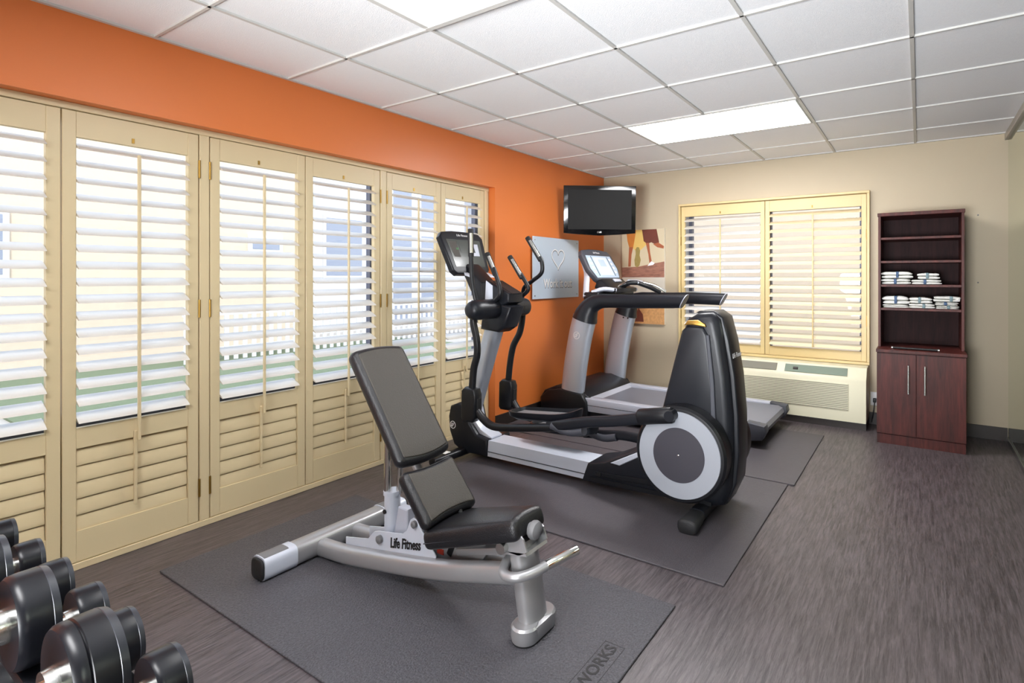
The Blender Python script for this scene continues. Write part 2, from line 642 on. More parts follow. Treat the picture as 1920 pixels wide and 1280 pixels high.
# back window shutters: built with +x = room side, turned to face -y
for x0, x1, nm, hs, sl in ((.932, 1.7715, 'left shutter panel of the back window, its louvers glaring white', -1, 'slat'),
                           (1.7715, 2.628, 'right shutter panel of the back window, nearest the tall cabinet', 1, 'slatc')):
    p = make_panel(x1 - x0, nm, hs, .53, 1.975, .612, 1.872, None, 0, 17, 24, 'cream2', sl, group='shutter panels of the back window', stile=.040 if x0 < 1 else .042)
    p.rotation_euler = (0, 0, -PI / 2)
    # after the turn local +x -> world -y, local +y -> world +x
    p.location = (x0, RY1 - .022, 0)
b = new()
Y = RY1 - .05
box(b, (.912, Y, 1.978), (2.652, RY1, 2.0), .003, 1)
box(b, (.912, Y, .505), (2.652, RY1, .527), .003, 1)
box(b, (.912, Y, .527), (.931, RY1, 1.978), .003, 1)
box(b, (2.630, Y, .527), (2.652, RY1, 1.978), .003, 1)
struct('trim_8', b, 'cream2')

# ------------------------------------------------------------------ ceiling lights
def ceiling_light(x0, x1, y0, y1, lamp, label, deep):
    t = thing('ceiling_light', label, 'ceiling light', ((x0 + x1) / 2, (y0 + y1) / 2, H), 'fluorescent ceiling lights')
    f = .028 if deep else .012
    b = new()
    z0 = H - (.02 if deep else .006)
    for a, c in (((x0, y0), (x1, y0 + f)), ((x0, y1 - f), (x1, y1)), ((x0, y0 + f), (x0 + f, y1 - f)), ((x1 - f, y0 + f), (x1, y1 - f))):
        box(b, (a[0], a[1], z0), (c[0], c[1], H + .004), .002, 1)
    obj('frame', b, 'tbar', t)
    b = new()
    box(b, (x0 + f, y0 + f, H - (.012 if deep else .003)), (x1 - f, y1 - f, H + .003))
    obj('diffuser', b, lamp, t)
g2 = 2.2555 + .61 * 2
ceiling_light(1.166, 2.362, g2 + .012, g2 + .598, 'lamp', 'brightly glowing rectangular ceiling light above the treadmill', False)
ceiling_light(1.166, 2.362, 1.047, 1.633, 'lamp2', 'framed ceiling light cut off by the top photo edge', True)
ceiling_light(1.166, 2.362, -.783, -.197, 'lamp', 'added ceiling light behind the camera, out of view, near the dumbbell rack', True)  # extra fixture added out of view to light the room forward

# ------------------------------------------------------------------ floor mats
def mat_obj(x0, x1, y0, y1, z, m, label):
    b = new()
    box(b, (x0, y0, 0.0002), (x1, y1, z), .002, 1)
    return tag(obj('floor_mat', b, m), label, 'mat', 'rubber floor mats')
MZ = .008
m1 = mat_obj(.255, 2.222, .968, 1.90, MZ, 'mat', 'speckled grey rubber mat under the weight bench')
mat_obj(.40, 2.338, 2.125, 3.36, MZ, 'mat2', 'dark rubber mat under the cross trainer')
mat_obj(.02, 2.372, 3.372, 4.55, MZ, 'mat2', 'dark rubber mat under the treadmill by the back wall')
b = text_bm('YWORKS', .060, .0006, 0, 1.0, .001, 'RIGHT')
place(b, (2.130, 1.577, MZ + .0004), (0, 1, 0), (-1, 0, 0))
o = obj('imprint', b, 'mattext', m1)
o['label'] = 'dark imprinted lettering'
b = new()
for a, c in (((2.094, 1.0), (2.096, 1.588)), ((2.168, 1.0), (2.170, 1.588)), ((2.094, 1.586), (2.170, 1.588))):
    box(b, (a[0], a[1], MZ - .001), (c[0], c[1], MZ + .0006))
obj('imprint_border', b, 'mattext', m1)

# ------------------------------------------------------------------ weight bench
t = thing('weight_bench', 'adjustable weight bench with charcoal pads on a silver steel frame', 'weight bench', (1.25, 1.49, MZ))
zb = MZ
b = new()
tube(b, [(.69, 1.275, .055), (.69, 1.745, .055)], .045, .045, 24, sq=.45, up=(0, 0, 1))
obj('rear_crossbar', b, 'silver', t)
for y0, y1 in ((1.155, 1.29), (1.73, 1.86)):
    b = new()
    tube(b, [(.69, y0, .056), (.69, y1, .056)], .049, .048, 24, sq=.45, up=(0, 0, 1))
    o = obj('crossbar_sleeve', b, 'silverl', t)
    b = new()
    s = -1 if y0 < 1.5 else 1
    ya = y0 - .012 if s < 0 else y1
    tube(b, [(.69, ya, .055), (.69, ya + .014, .055)], .045, .044, 24, sq=.45, up=(0, 0, 1), bevel=.006)
    obj('end_cap', b, 'rubber', o)
    b = new()
    tube(b, [(.69, y0 + .005, .092), (.69, y1 - .03, .092)], .034, .013, 16, sq=.5, up=(0, 0, 1))
    obj('top_plate', b, 'grey', o)
for s in (-1, 1):
    b = new()
    tube(b, [(.715, 1.49 + s * .085, .046), (.90, 1.49 + s * .083, .060), (1.08, 1.49 + s * .08, .086), (1.343, 1.49 + s * .075, .128), (1.526, 1.49 + s * .06, .158), (1.643, 1.49 + s * .035, .176), (1.80, 1.49 + s * .012, .205)],
         .037, .027, 18, smooth=4, sq=.35)
    obj('frame_rail', b, 'silver', t)
# front post and foot
b = new()
tube(b, [(1.855, 1.495, .045), (1.805, 1.495, .325)], .037, .058, 28, sq=.25, up=(0, 1, 0))
obj('front_post', b, 'silver', t)
b = new()
lathe(b, [(.047, zb + .006), (.050, .03), (.049, .06), (.042, .067)], (1.856, 1.447, 0), 'z', 28)
lathe(b, [(.047, zb + .006), (.050, .03), (.049, .06), (.042, .067)], (1.856, 1.543, 0), 'z', 28)
box(b, (1.807, 1.447, zb + .006), (1.905, 1.543, .064), .004)
foot = obj('foot', b, 'silver', t)
b = new()
lathe(b, [(.046, zb), (.048, zb + .014)], (1.856, 1.447, 0), 'z', 28)
lathe(b, [(.046, zb), (.048, zb + .014)], (1.856, 1.543, 0), 'z', 28)
box(b, (1.809, 1.447, zb), (1.903, 1.543, zb + .014))
obj('foot_pad', b, 'rubber', foot)
b = new()
tube(b, [(1.77, 1.49, .27), (1.77, 1.44, .245), (1.80, 1.405, .235), (1.85, 1.41, .238), (1.885, 1.45, .245), (1.905, 1.50, .252)], .017, .017, 16, smooth=5, up=(0, 0, 1))
h = obj('wrap_handle', b, 'silver', t)
b = new()
tube(b, [(1.905, 1.50, .252), (1.955, 1.625, .268)], .017, .017, 20, up=(0, 0, 1), bevel=.003)
obj('chrome_grip', b, 'chrome', h, label='chrome grip end')
# seat cradle on the post
b = new()
prism(b, [(1.76, .30), (1.78, .37), (1.80, .40), (1.86, .36), (1.875, .32), (1.84, .30)], 1.43, 1.436, 'y')
prism(b, [(1.76, .30), (1.78, .37), (1.80, .40), (1.86, .36), (1.875, .32), (1.84, .30)], 1.544, 1.55, 'y')
prism(b, [(1.755, .285), (1.875, .305), (1.87, .315), (1.755, .295)], 1.43, 1.55, 'y')
box(b, (1.50, 1.46, .235), (1.80, 1.52, .262), .006, rot=(0, math.radians(-16), 0))
obj('seat_bracket', b, 'silver', t)
b = new()
lathe(b, [(.020, -.03), (.024, -.012), (.031, -.006), (.033, .004), (.029, .016), (.018, .024), (.006, .027)], (1.862, 1.488, .372), 'x', 28)
obj('pivot_knob', b, 'grey', t)
b = new()
lathe(b, [(.02, 0), (.02, .03)], (1.775, 1.408, .315), 'y', 20)
obj('pivot_bolt', b, 'steel', t)
# gusset plates with lettering, ladder, curved position guide
plate = [(.867, .117), (1.02, .148), (1.062, .189), (1.093, .199), (1.24, .224), (1.266, .244), (1.288, .292), (1.305, .304), (1.323, .300), (1.341, .278), (1.366, .252), (1.434, .186), (1.43, .15), (1.0, .082), (.867, .07)]
for s in (-1, 1):
    b = new()
    prism(b, plate, 1.49 + s * .056, 1.49 + s * .062, 'y', .001, 1)
    pl = obj('gusset_plate', b, 'silverl', t)
    b = new()
    for x, z, r in ((1.105, .170, .017), (1.318, .284, .014)):
        lathe(b, [(r, 0), (r, .012), (r * .6, .016)] if s > 0 else [(r, 0), (r, -.012), (r * .6, -.016)], (x, 1.49 + s * .062, z), 'y', 20)
    obj('bolt', b, 'grey', pl)
b = text_bm('Life Fitness', .056, .0008, .35, .74, .0014)
place(b, (1.256, 1.4265, .187), (1, 0, .20), (0, 0, 1))
o = obj('lettering', b, 'ink', t, label='black slanted lettering on the side plate')
b = new()
prism(b, [(1.33, .24), (1.40, .28), (1.55, .30), (1.66, .25), (1.60, .17), (1.45, .13), (1.36, .15)], 1.482, 1.498, 'y', .001, 1)
gp = obj('position_plate', b, 'silver', t)
b = new()
box(b, (1.45, 1.478, .17), (1.475, 1.482, .235), .003, rot=(0, math.radians(25), 0))
obj('slot', b, 'ink', gp)
b = new()
box(b, (1.385, 1.478, .165), (1.42, 1.482, .185))
obj('sticker', b, 'red', gp)
b = new()
tube(b, [(1.10, 1.49, .10), (1.10, 1.49, .345)], .032, .032, 24, up=(0, 1, 0))
tube(b, [(1.10, 1.49, .335), (1.10, 1.49, .352)], .036, .036, 24, up=(0, 1, 0))
post = obj('ladder_post', b, 'silverl', t)
b = new()
tube(b, [(1.09, 1.475, .34), (1.09, 1.475, .60)], .016, .016, 18, up=(0, 1, 0))
tube(b, [(1.125, 1.505, .34), (1.135, 1.505, .56)], .013, .013, 18, up=(0, 1, 0))
obj('inner_tube', b, 'chrome', post, label='chrome inner tube')
b = new()
tube(b, [(1.095, 1.457, .27), (1.095, 1.452, .27)], .009, seg=14)
obj('pin_hole', b, 'ink', post)
b = new()
prism(b, [(1.13, .17), (1.16, .30), (1.22, .30), (1.22, .18)], 1.47, 1.51, 'y', .004, 1)
obj('support_bracket', b, 'silverw', t)

def pad(profile_w, L, th, curve=0, bev=.022, side=None, nseg=12, taper=1.0):
    """local: x = length, y = width (centred), z = thickness (top = 0)"""
    b2 = new()
    nx, ny = 14, 14
    grid = {}
    for i in range(nx + 1):
        for j in range(ny + 1):
            x = L * i / nx
            w = profile_w * (1 + (taper - 1) * i / nx)
            y = (j / ny - .5) * w
            grid[i, j] = (x, y)
    return grid

def cushion(L, W, th, taper=1.0, round_=.02, dish=0, wedge=0, waist=0, crown=.0):
    """upholstered pad: rounded box with optional cross-curved top, narrowing, waist"""
    b2 = bmesh.new()
    bmesh.ops.create_cube(b2, size=1)
    for v in b2.verts:
        v.co = V(((v.co.x + .5) * L, v.co.y * W, (v.co.z - .5) * th))
    bmesh.ops.bevel(b2, geom=b2.edges[:], offset=round_, segments=4, profile=.5, affect='EDGES')
    bmesh.ops.subdivide_edges(b2, edges=[e for e in b2.edges if e.calc_length() > .05], cuts=9, use_grid_fill=True)
    for v in b2.verts:
        x, y, z = v.co
        f = x / L
        yy = y / (W / 2)
        top = (z + th) / th
        z2 = z + top * (dish * yy * yy) + top * crown * (1 - yy * yy)
        if wedge:
            z2 += top * wedge * max(0, f - .15)
        y2 = y * (1 + (taper - 1) * f)
        x2 = x + waist * (yy * yy) * (1 if f > .5 else -1)
        v.co = V((x2, y2, z2))
    return b2

def set_frame(bm, origin, ex, ez_hint=(0, 0, 1), ey=(0, 1, 0)):
    ex = V(ex).normalized()
    ey = V(ey).normalized()
    ez = ex.cross(ey)
    for v in bm.verts:
        c = v.co.copy()
        v.co = V(origin) + ex * c.x + ey * c.y + ez * c.z
# backrest: top edge to bottom edge of its face
def make_pad(name, p0, p1, yc, W, th, rnd, dish, panel_in, taper=1, waist=0, crown=0, wedge=0, inset=True):
    p0 = V((p0[0], yc, p0[1]))
    p1 = V((p1[0], yc, p1[1]))
    L = (p1 - p0).length
    ex = (p1 - p0).normalized()
    c = cushion(L, W, th, taper, rnd, dish, wedge, waist, crown)
    set_frame(c, p0, ex)
    o = obj(name, c, 'leather', t, sharp=50)
    if inset:
        c = cushion(L - 2 * panel_in, W - 2 * panel_in, .012, taper, .005, dish * ((W - 2 * panel_in) / W) ** 2, 0, waist, crown)
        n = ex.cross(V((0, 1, 0)))
        set_frame(c, p0 + ex * panel_in + n * .004, ex)
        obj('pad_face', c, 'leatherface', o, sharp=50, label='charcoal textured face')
    return o
make_pad('backrest', (1.005, .965), (1.335, .53), 1.487, .262, .058, .026, 0, .022, waist=-.014)
make_pad('lumbar_pad', (1.335, .508), (1.475, .345), 1.487, .262, .062, .026, -.0, .02, waist=.012)
# seat: raised towards the front
sp = make_pad('seat', (1.43, .305), (1.835, .425), 1.487, .262, .070, .024, 0, .03, .64, inset=False, crown=.012, waist=.004)
b = new()
for s in (-1, 1):
    tube(b, [(1.445, 1.487 + s * .1285, .268), (1.62, 1.487 + s * .1075, .320), (1.81, 1.487 + s * .0865, .378)], .0022, seg=6)
obj('piping', b, 'dgrey', sp)
b = new()
tube(b, [(1.13, 1.49, .60), (1.30, 1.49, .43), (1.36, 1.49, .28), (1.30, 1.49, .235)], .016, .02, 14, smooth=4)
box(b, (1.28, 1.43, .38), (1.32, 1.55, .41), .004, rot=(0, math.radians(50), 0))
box(b, (1.05, 1.44, .60), (1.19, 1.54, .615), .003, rot=(0, math.radians(53), 0))
obj('backrest_arm', b, 'silver', t)
b = new()
tube(b, [(1.49, 1.53, .28), (1.44, 1.53, .36)], .009, seg=10)
obj('linkage', b, 'black', t)

# ------------------------------------------------------------------ cross trainer (elliptical)
EY = 2.79
t = thing('elliptical_trainer', 'black and silver cross trainer with round crank discs and tall handles', 'exercise machine', (1.2, EY, MZ))
b = new()
prism(b, [(.50, .045), (1.36, .045), (1.36, .150), (.50, .150)], EY - .085, EY + .085, 'y')
for v in b.verts:
    if v.co.z > .1:
        v.co.y = EY + (v.co.y - EY) * .93
rl = obj('base_rail', b, 'silverl', t)
b = new()
box(b, (.51, EY - .088, .075), (1.35, EY - .084, .079))
obj('groove', b, 'dgrey', rl)
b = new()
prism(b, [(.525, .155), (.525, .042), (.30, .035), (.21, .075), (.165, .17), (.155, .27), (.175, .345), (.25, .375), (.33, .34), (.36, .24), (.42, .175)], EY - .095, EY + .095, 'y', .018, 3)
boot = obj('front_boot', b, 'satin', t)
b = place(logo_bm(.027), (.205, EY - .0955, .215), (1, 0, 0), (0, 0, 1))
obj('emblem', b, 'white', boot, label='white circled emblem')
b = new()
prism(b, [(.345, .37), (.375, .26), (.43, .205), (.53, .165), (.53, .155), (.42, .16), (.34, .23), (.31, .34)], EY - .055, EY + .055, 'y', .008, 2)
obj('boot_fairing', b, 'silverl', boot, label='silver curved fairing')
b = new()
tube(b, [(.262, EY, .20), (.40, EY, .60), (.545, EY, 1.0)], .062, .052, 28, smooth=3, sq=.3, up=(0, 1, 0))
ms = obj('mast', b, 'silverm', t)
b = text_bm('Life Fitness', .05, .0006, .2, 1, .001)
place(b, (.305, EY - .0545, .44), (.33, 0, 1), (-1, 0, .33))
obj('lettering', b, 'white', ms)
b = new()
tube(b, [(.30, EY - .37, .047), (.30, EY + .37, .047)], .036, .028, 20, sq=.3, up=(0, 0, 1), bevel=.008)
o = obj('front_stabilizer', b, 'black', t)
b = new()
box(b, (.275, EY - .27, .0745), (.315, EY - .22, .0765))
obj('white_tag', b, 'white', o)
b = new()
for s in (-1, 1):
    lathe(b, [(.03, MZ), (.034, MZ + .012), (.02, MZ + .02)], (.30, EY + s * .33, 0), 'z', 20)
obj('stabilizer_feet', b, 'rubber', o)
b = new()
tube(b, [(.12, EY + .13, .05), (.40, EY + .13, .05)], .03, .03, 16, up=(0, 1, 0))
# rear stabilizer
b = new()
tube(b, [(2.05, EY - .20, .050), (2.05, EY + .20, .050)], .042, .03, 20, sq=.3, up=(0, 0, 1))
rs_ = obj('rear_stabilizer', b, 'satin', t)
for s in (-1, 1):
    b = new()
    tube(b, [(2.05, EY + s * .16, .048), (2.05, EY + s * .27, .044), (2.05, EY + s * .345, .04)], .045, .032, 20, sq=.3, up=(0, 0, 1), rs=[.85, 1.05, 1.15], bevel=.012)
    obj('stabilizer_foot', b, 'rubber', rs_)
# rear base and ramp cover
b = new()
prism(b, [(1.30, .048), (1.34, .155), (1.46, .185), (1.70, .30), (1.85, .33), (2.1, .30), (2.16, .11), (2.05, .068), (1.5, .05)], EY - .12, EY + .12, 'y', .012, 2)
bs = obj('rear_base', b, 'satin', t)
b = new()
prism(b, [(1.36, .062), (2.1, .075), (2.1, .095), (1.36, .085)], EY - .126, EY - .119, 'y')
prism(b, [(1.40, .10), (1.78, .115), (1.85, .16), (1.70, .14), (1.50, .125), (1.40, .125)], EY - .130, EY - .119, 'y', .002, 1)
obj('base_trim', b, 'black', bs)
b = new()
prism(b, [(1.50, .19), (1.72, .305), (1.76, .30), (1.56, .185)], EY - .1265, EY - .06, 'y', .004, 1)
obj('ramp_strip', b, 'silverl', bs)
b = new()
lathe(b, [(.014, 0), (.014, .004)], (1.43, EY - .135, .115), 'y', 16)
obj('port', b, 'ink', bs)
# drive housing
prof = [(1.76, .30), (1.80, .46), (1.83, .58), (1.885, .78), (1.935, .97), (1.96, 1.035), (2.02, 1.07), (2.10, 1.075), (2.155, 1.04), (2.185, .93), (2.225, .75), (2.25, .55), (2.255, .35), (2.24, .18), (2.19, .085), (2.10, .062), (1.85, .10)]
b = new()
prof = [(x if x < 2.1 else 2.1 + (x - 2.1) * .72, z) for x, z in prof]
prism(b, prof, EY - .125, EY + .125, 'y', .05, 5)
hs = obj('drive_housing', b, 'satin', t, sharp=60)
# inner side panel
for s in (-1, 1):
    b = new()
    pr = [(1.80, .44), (1.835, .58), (1.89, .79), (1.94, .975), (1.965, 1.0), (2.06, 1.0), (2.085, .96), (2.11, .72), (2.12, .45), (2.0, .5)]
    prism(b, pr, EY + s * .10, EY + s * .137, 'y', .02, 4)
    sp = obj('side_panel', b, 'dgrey' if 0 else 'satin', hs, sharp=60)
    b = new()
    prism(b, [(1.955, 1.005), (1.975, 1.03), (2.03, 1.035), (2.07, 1.015), (2.075, 1.0), (2.0, 1.008)], EY + s * .105, EY + s * .1385, 'y', .004, 2)  # brass colour stands in for the yellow reflection in the scoop
    obj('carry_recess', b, 'brass', sp, label='recessed carry grip with a golden reflection painted in')
    b = new()
    prism(b, [(2.075, .96), (2.092, .96), (2.118, .72), (2.13, .45), (2.105, .45), (2.095, .72)], EY + s * .128, EY + s * .139, 'y', .003, 1)
    obj('accent_strip', b, 'dgrey', sp)
b = new()
prism(b, [(2.0, 1.070), (2.02, 1.080), (2.10, 1.082), (2.148, 1.05), (2.18, .93), (2.21, .75), (2.228, .55), (2.232, .35), (2.218, .20), (2.17, .09), (2.15, .08), (2.15, .9), (2.12, 1.03)], EY - .085, EY + .085, 'y', .02, 3)
sp = obj('rear_spine', b, 'satin', hs, sharp=60)
b = text_bm('Life Fitness', .034, .0006, .3)
place(b, (2.1965, EY, .85), (0, 1, 0), (-.167, 0, 1))
obj('lettering', b, 'white', sp)
# crank discs
for s in (-1, 1):
    c0 = (1.965, 0, .348)
    yy = EY + s * .125
    b = new()
    k = s
    lathe(b, [(.20, 0), (.243, .004 * k), (.247, .03 * k), (.247, .095 * k), (.236, .108 * k), (.222, .110 * k)], (c0[0], yy, c0[2]), 'y', 64)
    dr = obj('crank_drum', b, 'black', t)
    b = new()
    lathe(b, [(.139, .108 * k), (.223, .108 * k), (.221, .114 * k), (.139, .113 * k)], (c0[0], yy, c0[2]), 'y', 64)
    obj('disc_ring', b, 'ring', dr, label='light grey outer ring')
    b = new()
    lathe(b, [(.03, .109 * k), (.141, .109 * k), (.139, .116 * k), (.005, .117 * k)], (c0[0], yy, c0[2]), 'y', 64)
    obj('disc_center', b, 'disc', dr, label='dark slate centre disc')
    b = new()
    lathe(b, [(.005, .116 * k), (.005, .119 * k), (.002, .12 * k)], (c0[0], yy, c0[2]), 'y', 16)
    obj('center_bolt', b, 'chrome', dr)
# pedal arm sets
def arm_set(y, s, rock, joint, arm, pedal, link, cyl):
    b = new()
    tube(b, [(x, y, z) for x, z in rock], .022, .019, 16, smooth=5, sq=.3, up=(0, 1, 0))
    ra = obj('rocker_arm', b, 'black', t)
    b = new()
    jx, jz = joint
    pr = [(jx - .065, jz - .09), (jx - .05, jz - .11), (jx + .03, jz - .11), (jx + .06, jz - .08), (jx + .065, jz + .07), (jx + .05, jz + .105), (jx - .03, jz + .115), (jx - .06, jz + .09)]
    prism(b, pr, y - .035, y + .035, 'y', .012, 3)
    jb = obj('joint_block', b, 'black', ra)
    b = new()
    prism(b, [(jx + .058, jz - .06), (jx + .068, jz - .06), (jx + .07, jz + .045), (jx + .06, jz + .045)], y - .018, y + .018, 'y', .003, 1)
    obj('joint_slot', b, 'ink', jb)
    b = new()
    tube(b, [(x, y, z) for x, z in arm], .024, .022, 16, smooth=5, sq=.2, up=(0, 1, 0))
    pa = obj('pedal_arm', b, 'black', t)
    # pedal : tray with raised rim
    x0, x1, z0, z1 = pedal
    yc = y - s * .0 + (.10 if s < 0 else -.10)
    b = new()
    n = 40
    def outline(f, k):
        a = 2 * PI * k / n
        ca, sa = math.cos(a), math.sin(a)
        ex = .55
        u = math.copysign(abs(ca) ** ex, ca) * f
        w = math.copysign(abs(sa) ** ex, sa) * f
        return u, w
    rings = []
    for f, dz in ((.80, -.02), (1.0, .0), (1.03, .028), (.97, .030), (.93, .008), (.0, .006)):
        ring = []
        for k in range(n):
            u, w = outline(f, k)
            x = (x0 + x1) / 2 + u * (x1 - x0) / 2
            back = .022 * max(0, u) ** 3 if dz > .01 else 0
            z = z0 + (z1 - z0) * (u + 1) / 2 + dz + back
            ring.append(b.verts.new((x, yc + w * .085, z)))
        rings.append(ring)
    for a, c in zip(rings, rings[1:]):
        for k in range(n):
            b.faces.new([a[k], a[(k + 1) % n], c[(k + 1) % n], c[k]])
    b.faces.new(rings[0])
    bmesh.ops.remove_doubles(b, verts=b.verts, dist=1e-5)
    pd = obj('pedal', b, 'satin', pa, sharp=50)
    b = new()
    prism(b, [(x0 + .04, yc - .06), (x1 - .05, yc - .06), (x1 - .05, yc + .06), (x0 + .04, yc + .06)], 0, .004, 'z')
    for v in b.verts:
        v.co.z += z0 + (z1 - z0) * (v.co.x - x0) / (x1 - x0) + .008
    obj('tread_surface', b, 'grey', pd)
    b = new()
    tube(b, [(x, y + dy, z) for x, dy, z in link], .030, .022, 16, smooth=4, sq=.45, up=(0, 1, 0))
    lk = obj('crank_link', b, 'satin', t)
    b = new()
    (xa, za), (xb, zb2) = cyl
    tube(b, [(xa, y - s * .0, za), (xb, y, zb2)], .042, .036, 24, sq=.15, up=(0, 1, 0), bevel=.014)
    obj('link_sleeve', b, 'black', lk)
    b = new()
    lathe(b, [(.028, -.045 * s * -1), (.03, .045 * s * -1)], (xb - .01, y, zb2), 'y', 24)
    obj('crank_pin', b, 'satin', lk)
    b = new()
    tube(b, [(x1 - .12, y, z1 - .035), (x1, y, z1 - .055), (x1 + .10, y, z1 - .035)], .026, .03, 16, smooth=4, up=(0, 1, 0))
    obj('link_bracket', b, 'dgrey', lk)
arm_set(2.545, -1, [(.56, 1.04), (.545, .97), (.575, .86), (.58, .76), (.55, .66), (.535, .52)], (.53, .43),
        [(.555, .415), (.64, .345), (.72, .315), (.85, .325), (1.05, .355), (1.24, .385)], (.80, 1.30, .385, .425),
        [(1.14, .02, .37), (1.24, -.01, .40), (1.40, -.01, .44), (1.60, -.005, .475), (1.78, 0, .515)], ((1.74, .515), (1.945, .553)))
arm_set(3.035, 1, [(.56, 1.04), (.555, .95), (.53, .85), (.47, .75), (.44, .62), (.425, .50)], (.42, .39),
        [(.45, .37), (.52, .285), (.60, .245), (.80, .235), (1.05, .225), (1.20, .225)], (.74, 1.24, .235, .255),
        [(1.10, -.02, .215), (1.20, .01, .215), (1.40, .01, .235), (1.60, .005, .225), (1.80, 0, .20)], ((1.80, .20), (1.97, .17)))
# shoulder drum
b = new()
lathe(b, [(.02, -.315), (.045, -.306), (.060, -.285), (.066, -.25), (.066, .22), (.060, .25), (.045, .268), (.02, .275)], (.575, EY, 1.045), 'y', 40)
dr = obj('pivot_drum', b, 'satin', t)
b = new()
for y in (-.10, .17):
    lathe(b, [(.0668, 0), (.0668, .003)], (.575, EY + y, 1.045), 'y', 40)
for y in (-.07, .14):
    lathe(b, [(.006, 0), (.006, .004)], (.575 + .064, EY + y, 1.035), 'x', 12)
obj('drum_seam', b, 'ink', dr)
b = new()
prism(b, [(.44, .90), (.60, .885), (.66, .92), (.72, 1.06), (.60, 1.09), (.47, 1.08)], EY - .075, EY + .075, 'y', .02, 3)
nk = obj('neck', b, 'satin', t)
b = new()
prism(b, [(.46, 1.08), (.60, 1.05), (.70, 1.09), (.70, 1.15), (.52, 1.235), (.44, 1.22)], EY - .075, EY + .08, 'y', .015, 3)
tr = obj('tray_pod', b, 'satin', t)
b = new()
prism(b, [(.53, 1.20), (.69, 1.125), (.705, 1.15), (.535, 1.232)], EY - .05, EY + .055, 'y', .004, 1)
obj('tray_recess', b, 'ink', tr)
b = new()
prism(b, [(.49, 1.06), (.50, 1.235), (.56, 1.20), (.56, 1.06)], EY - .0765, EY - .074, 'y')
obj('side_plate', b, 'silverl', tr)
# console
def tilted_box(x0, z0, x1, z1, ya, yb, th, shape=None):
    """panel whose face runs from lower edge (x1,z1) up to (x0,z0), normal toward +x"""
    up = V((x0 - x1, 0, z0 - z1))
    return up
cx1, cz1 = .315, 1.28
up = V((-.125, 0, .30)).normalized()
nrm = V((0, 1, 0)).cross(up)       # ey x up
def on_panel(origin, up, bm):
    return place(bm, origin, (0, 1, 0), up)
O = V((cx1, EY - .005, cz1))
def rounded(w0, w1, h, r=.03):
    return [(-w0 / 2, r), (-w0 / 2 + r, 0), (w0 / 2 - r, 0), (w0 / 2, r), (w1 / 2, h - r * 1.6), (w1 / 2 - r, h - r * .4), (w1 * .2, h), (-w1 * .2, h), (-w1 / 2 + r, h - r * .4), (-w1 / 2, h - r * 1.6)]
b = new()
prism(b, rounded(.36, .42, .335), -.05, 0, 'z', .012, 3)
place(b, O, (0, 1, 0), up)
con = obj('console', b, 'satin', t)
b = new()
flat(b, [(-.145, .055), (.145, .055), (.165, .265), (-.165, .265)], 0, .002)
place(b, O, (0, 1, 0), up)
sc = obj('display', b, 'lcdoff', con)
for pts, mm, nm in (([(-.13, .13), (-.075, .13), (-.08, .25), (-.15, .25)], 'leatherface', 'display_zone'), ([(-.06, .165), (.085, .165), (.085, .25), (-.06, .25)], 'lcdoff', 'display_zone'), ([(.055, .14), (.12, .14), (.13, .235), (.06, .235)], 'silverw', 'display_zone'), ([(-.095, .185), (-.075, .185), (-.075, .20), (-.095, .20)], 'green', 'indicator_light')):
    b = new()
    flat(b, pts, .002, .003)
    place(b, O, (0, 1, 0), up)
    obj(nm, b, mm, sc)
b = text_bm('Life Fitness', .024, .0006, .25)
for v in b.verts:
    v.co.y += .30
place(b, O + V((.001, 0, 0)), (0, 1, 0), up)
obj('lettering', b, 'white', con)
b = new()
prism(b, [(.29, 1.35), (.25, 1.30), (.40, 1.05), (.50, 1.02), (.50, 1.18), (.40, 1.26)], EY - .06, EY + .09, 'y', .02, 2)
obj('console_neck', b, 'black', t)
b = new()
prism(b, [(.32, 1.27), (.315, 1.29), (.37, 1.27), (.375, 1.255)], EY - .10, EY + .15, 'y', .004, 1)
obj('reading_rack', b, 'silverl', con)
# handlebars
def handle(name, pts, gp, parent=None):
    b = new()
    tube(b, pts, .0145, seg=14, smooth=6)
    o = obj(name, b, 'black', t)
    b = new()
    tube(b, gp, .0185, seg=16, bevel=.004)
    g = obj('grip', b, 'rubber', o)
    b = new()
    a, c = V(gp[0]), V(gp[-1])
    tube(b, [a.lerp(c, .14) + V((.007, -.005, 0)), a.lerp(c, .84) + V((.007, -.005, 0))], .0125, seg=16)
    obj('pulse_sensor', b, 'steel', o, label='brushed metal sensor strip')
    return o
handle('moving_handlebar', [(.56, 2.555, 1.10), (.545, 2.55, 1.17), (.53, 2.55, 1.25), (.517, 2.555, 1.37), (.512, 2.56, 1.42)], [(.512, 2.56, 1.39), (.503, 2.565, 1.575)])
handle('moving_handlebar', [(.56, 3.03, 1.11), (.58, 3.03, 1.185), (.66, 3.03, 1.235), (.735, 3.03, 1.29), (.735, 3.03, 1.37), (.70, 3.03, 1.42)], [(.728, 3.03, 1.375), (.605, 3.03, 1.545)])
handle('fixed_handlebar', [(.60, 2.68, 1.09), (.66, 2.675, 1.14), (.655, 2.675, 1.20), (.63, 2.675, 1.26), (.60, 2.68, 1.32)], [(.618, 2.68, 1.27), (.53, 2.69, 1.42)])
handle('fixed_handlebar', [(.60, 2.90, 1.10), (.68, 2.905, 1.14), (.715, 2.905, 1.18), (.69, 2.90, 1.23), (.65, 2.90, 1.28)], [(.665, 2.90, 1.25), (.55, 2.90, 1.405)])

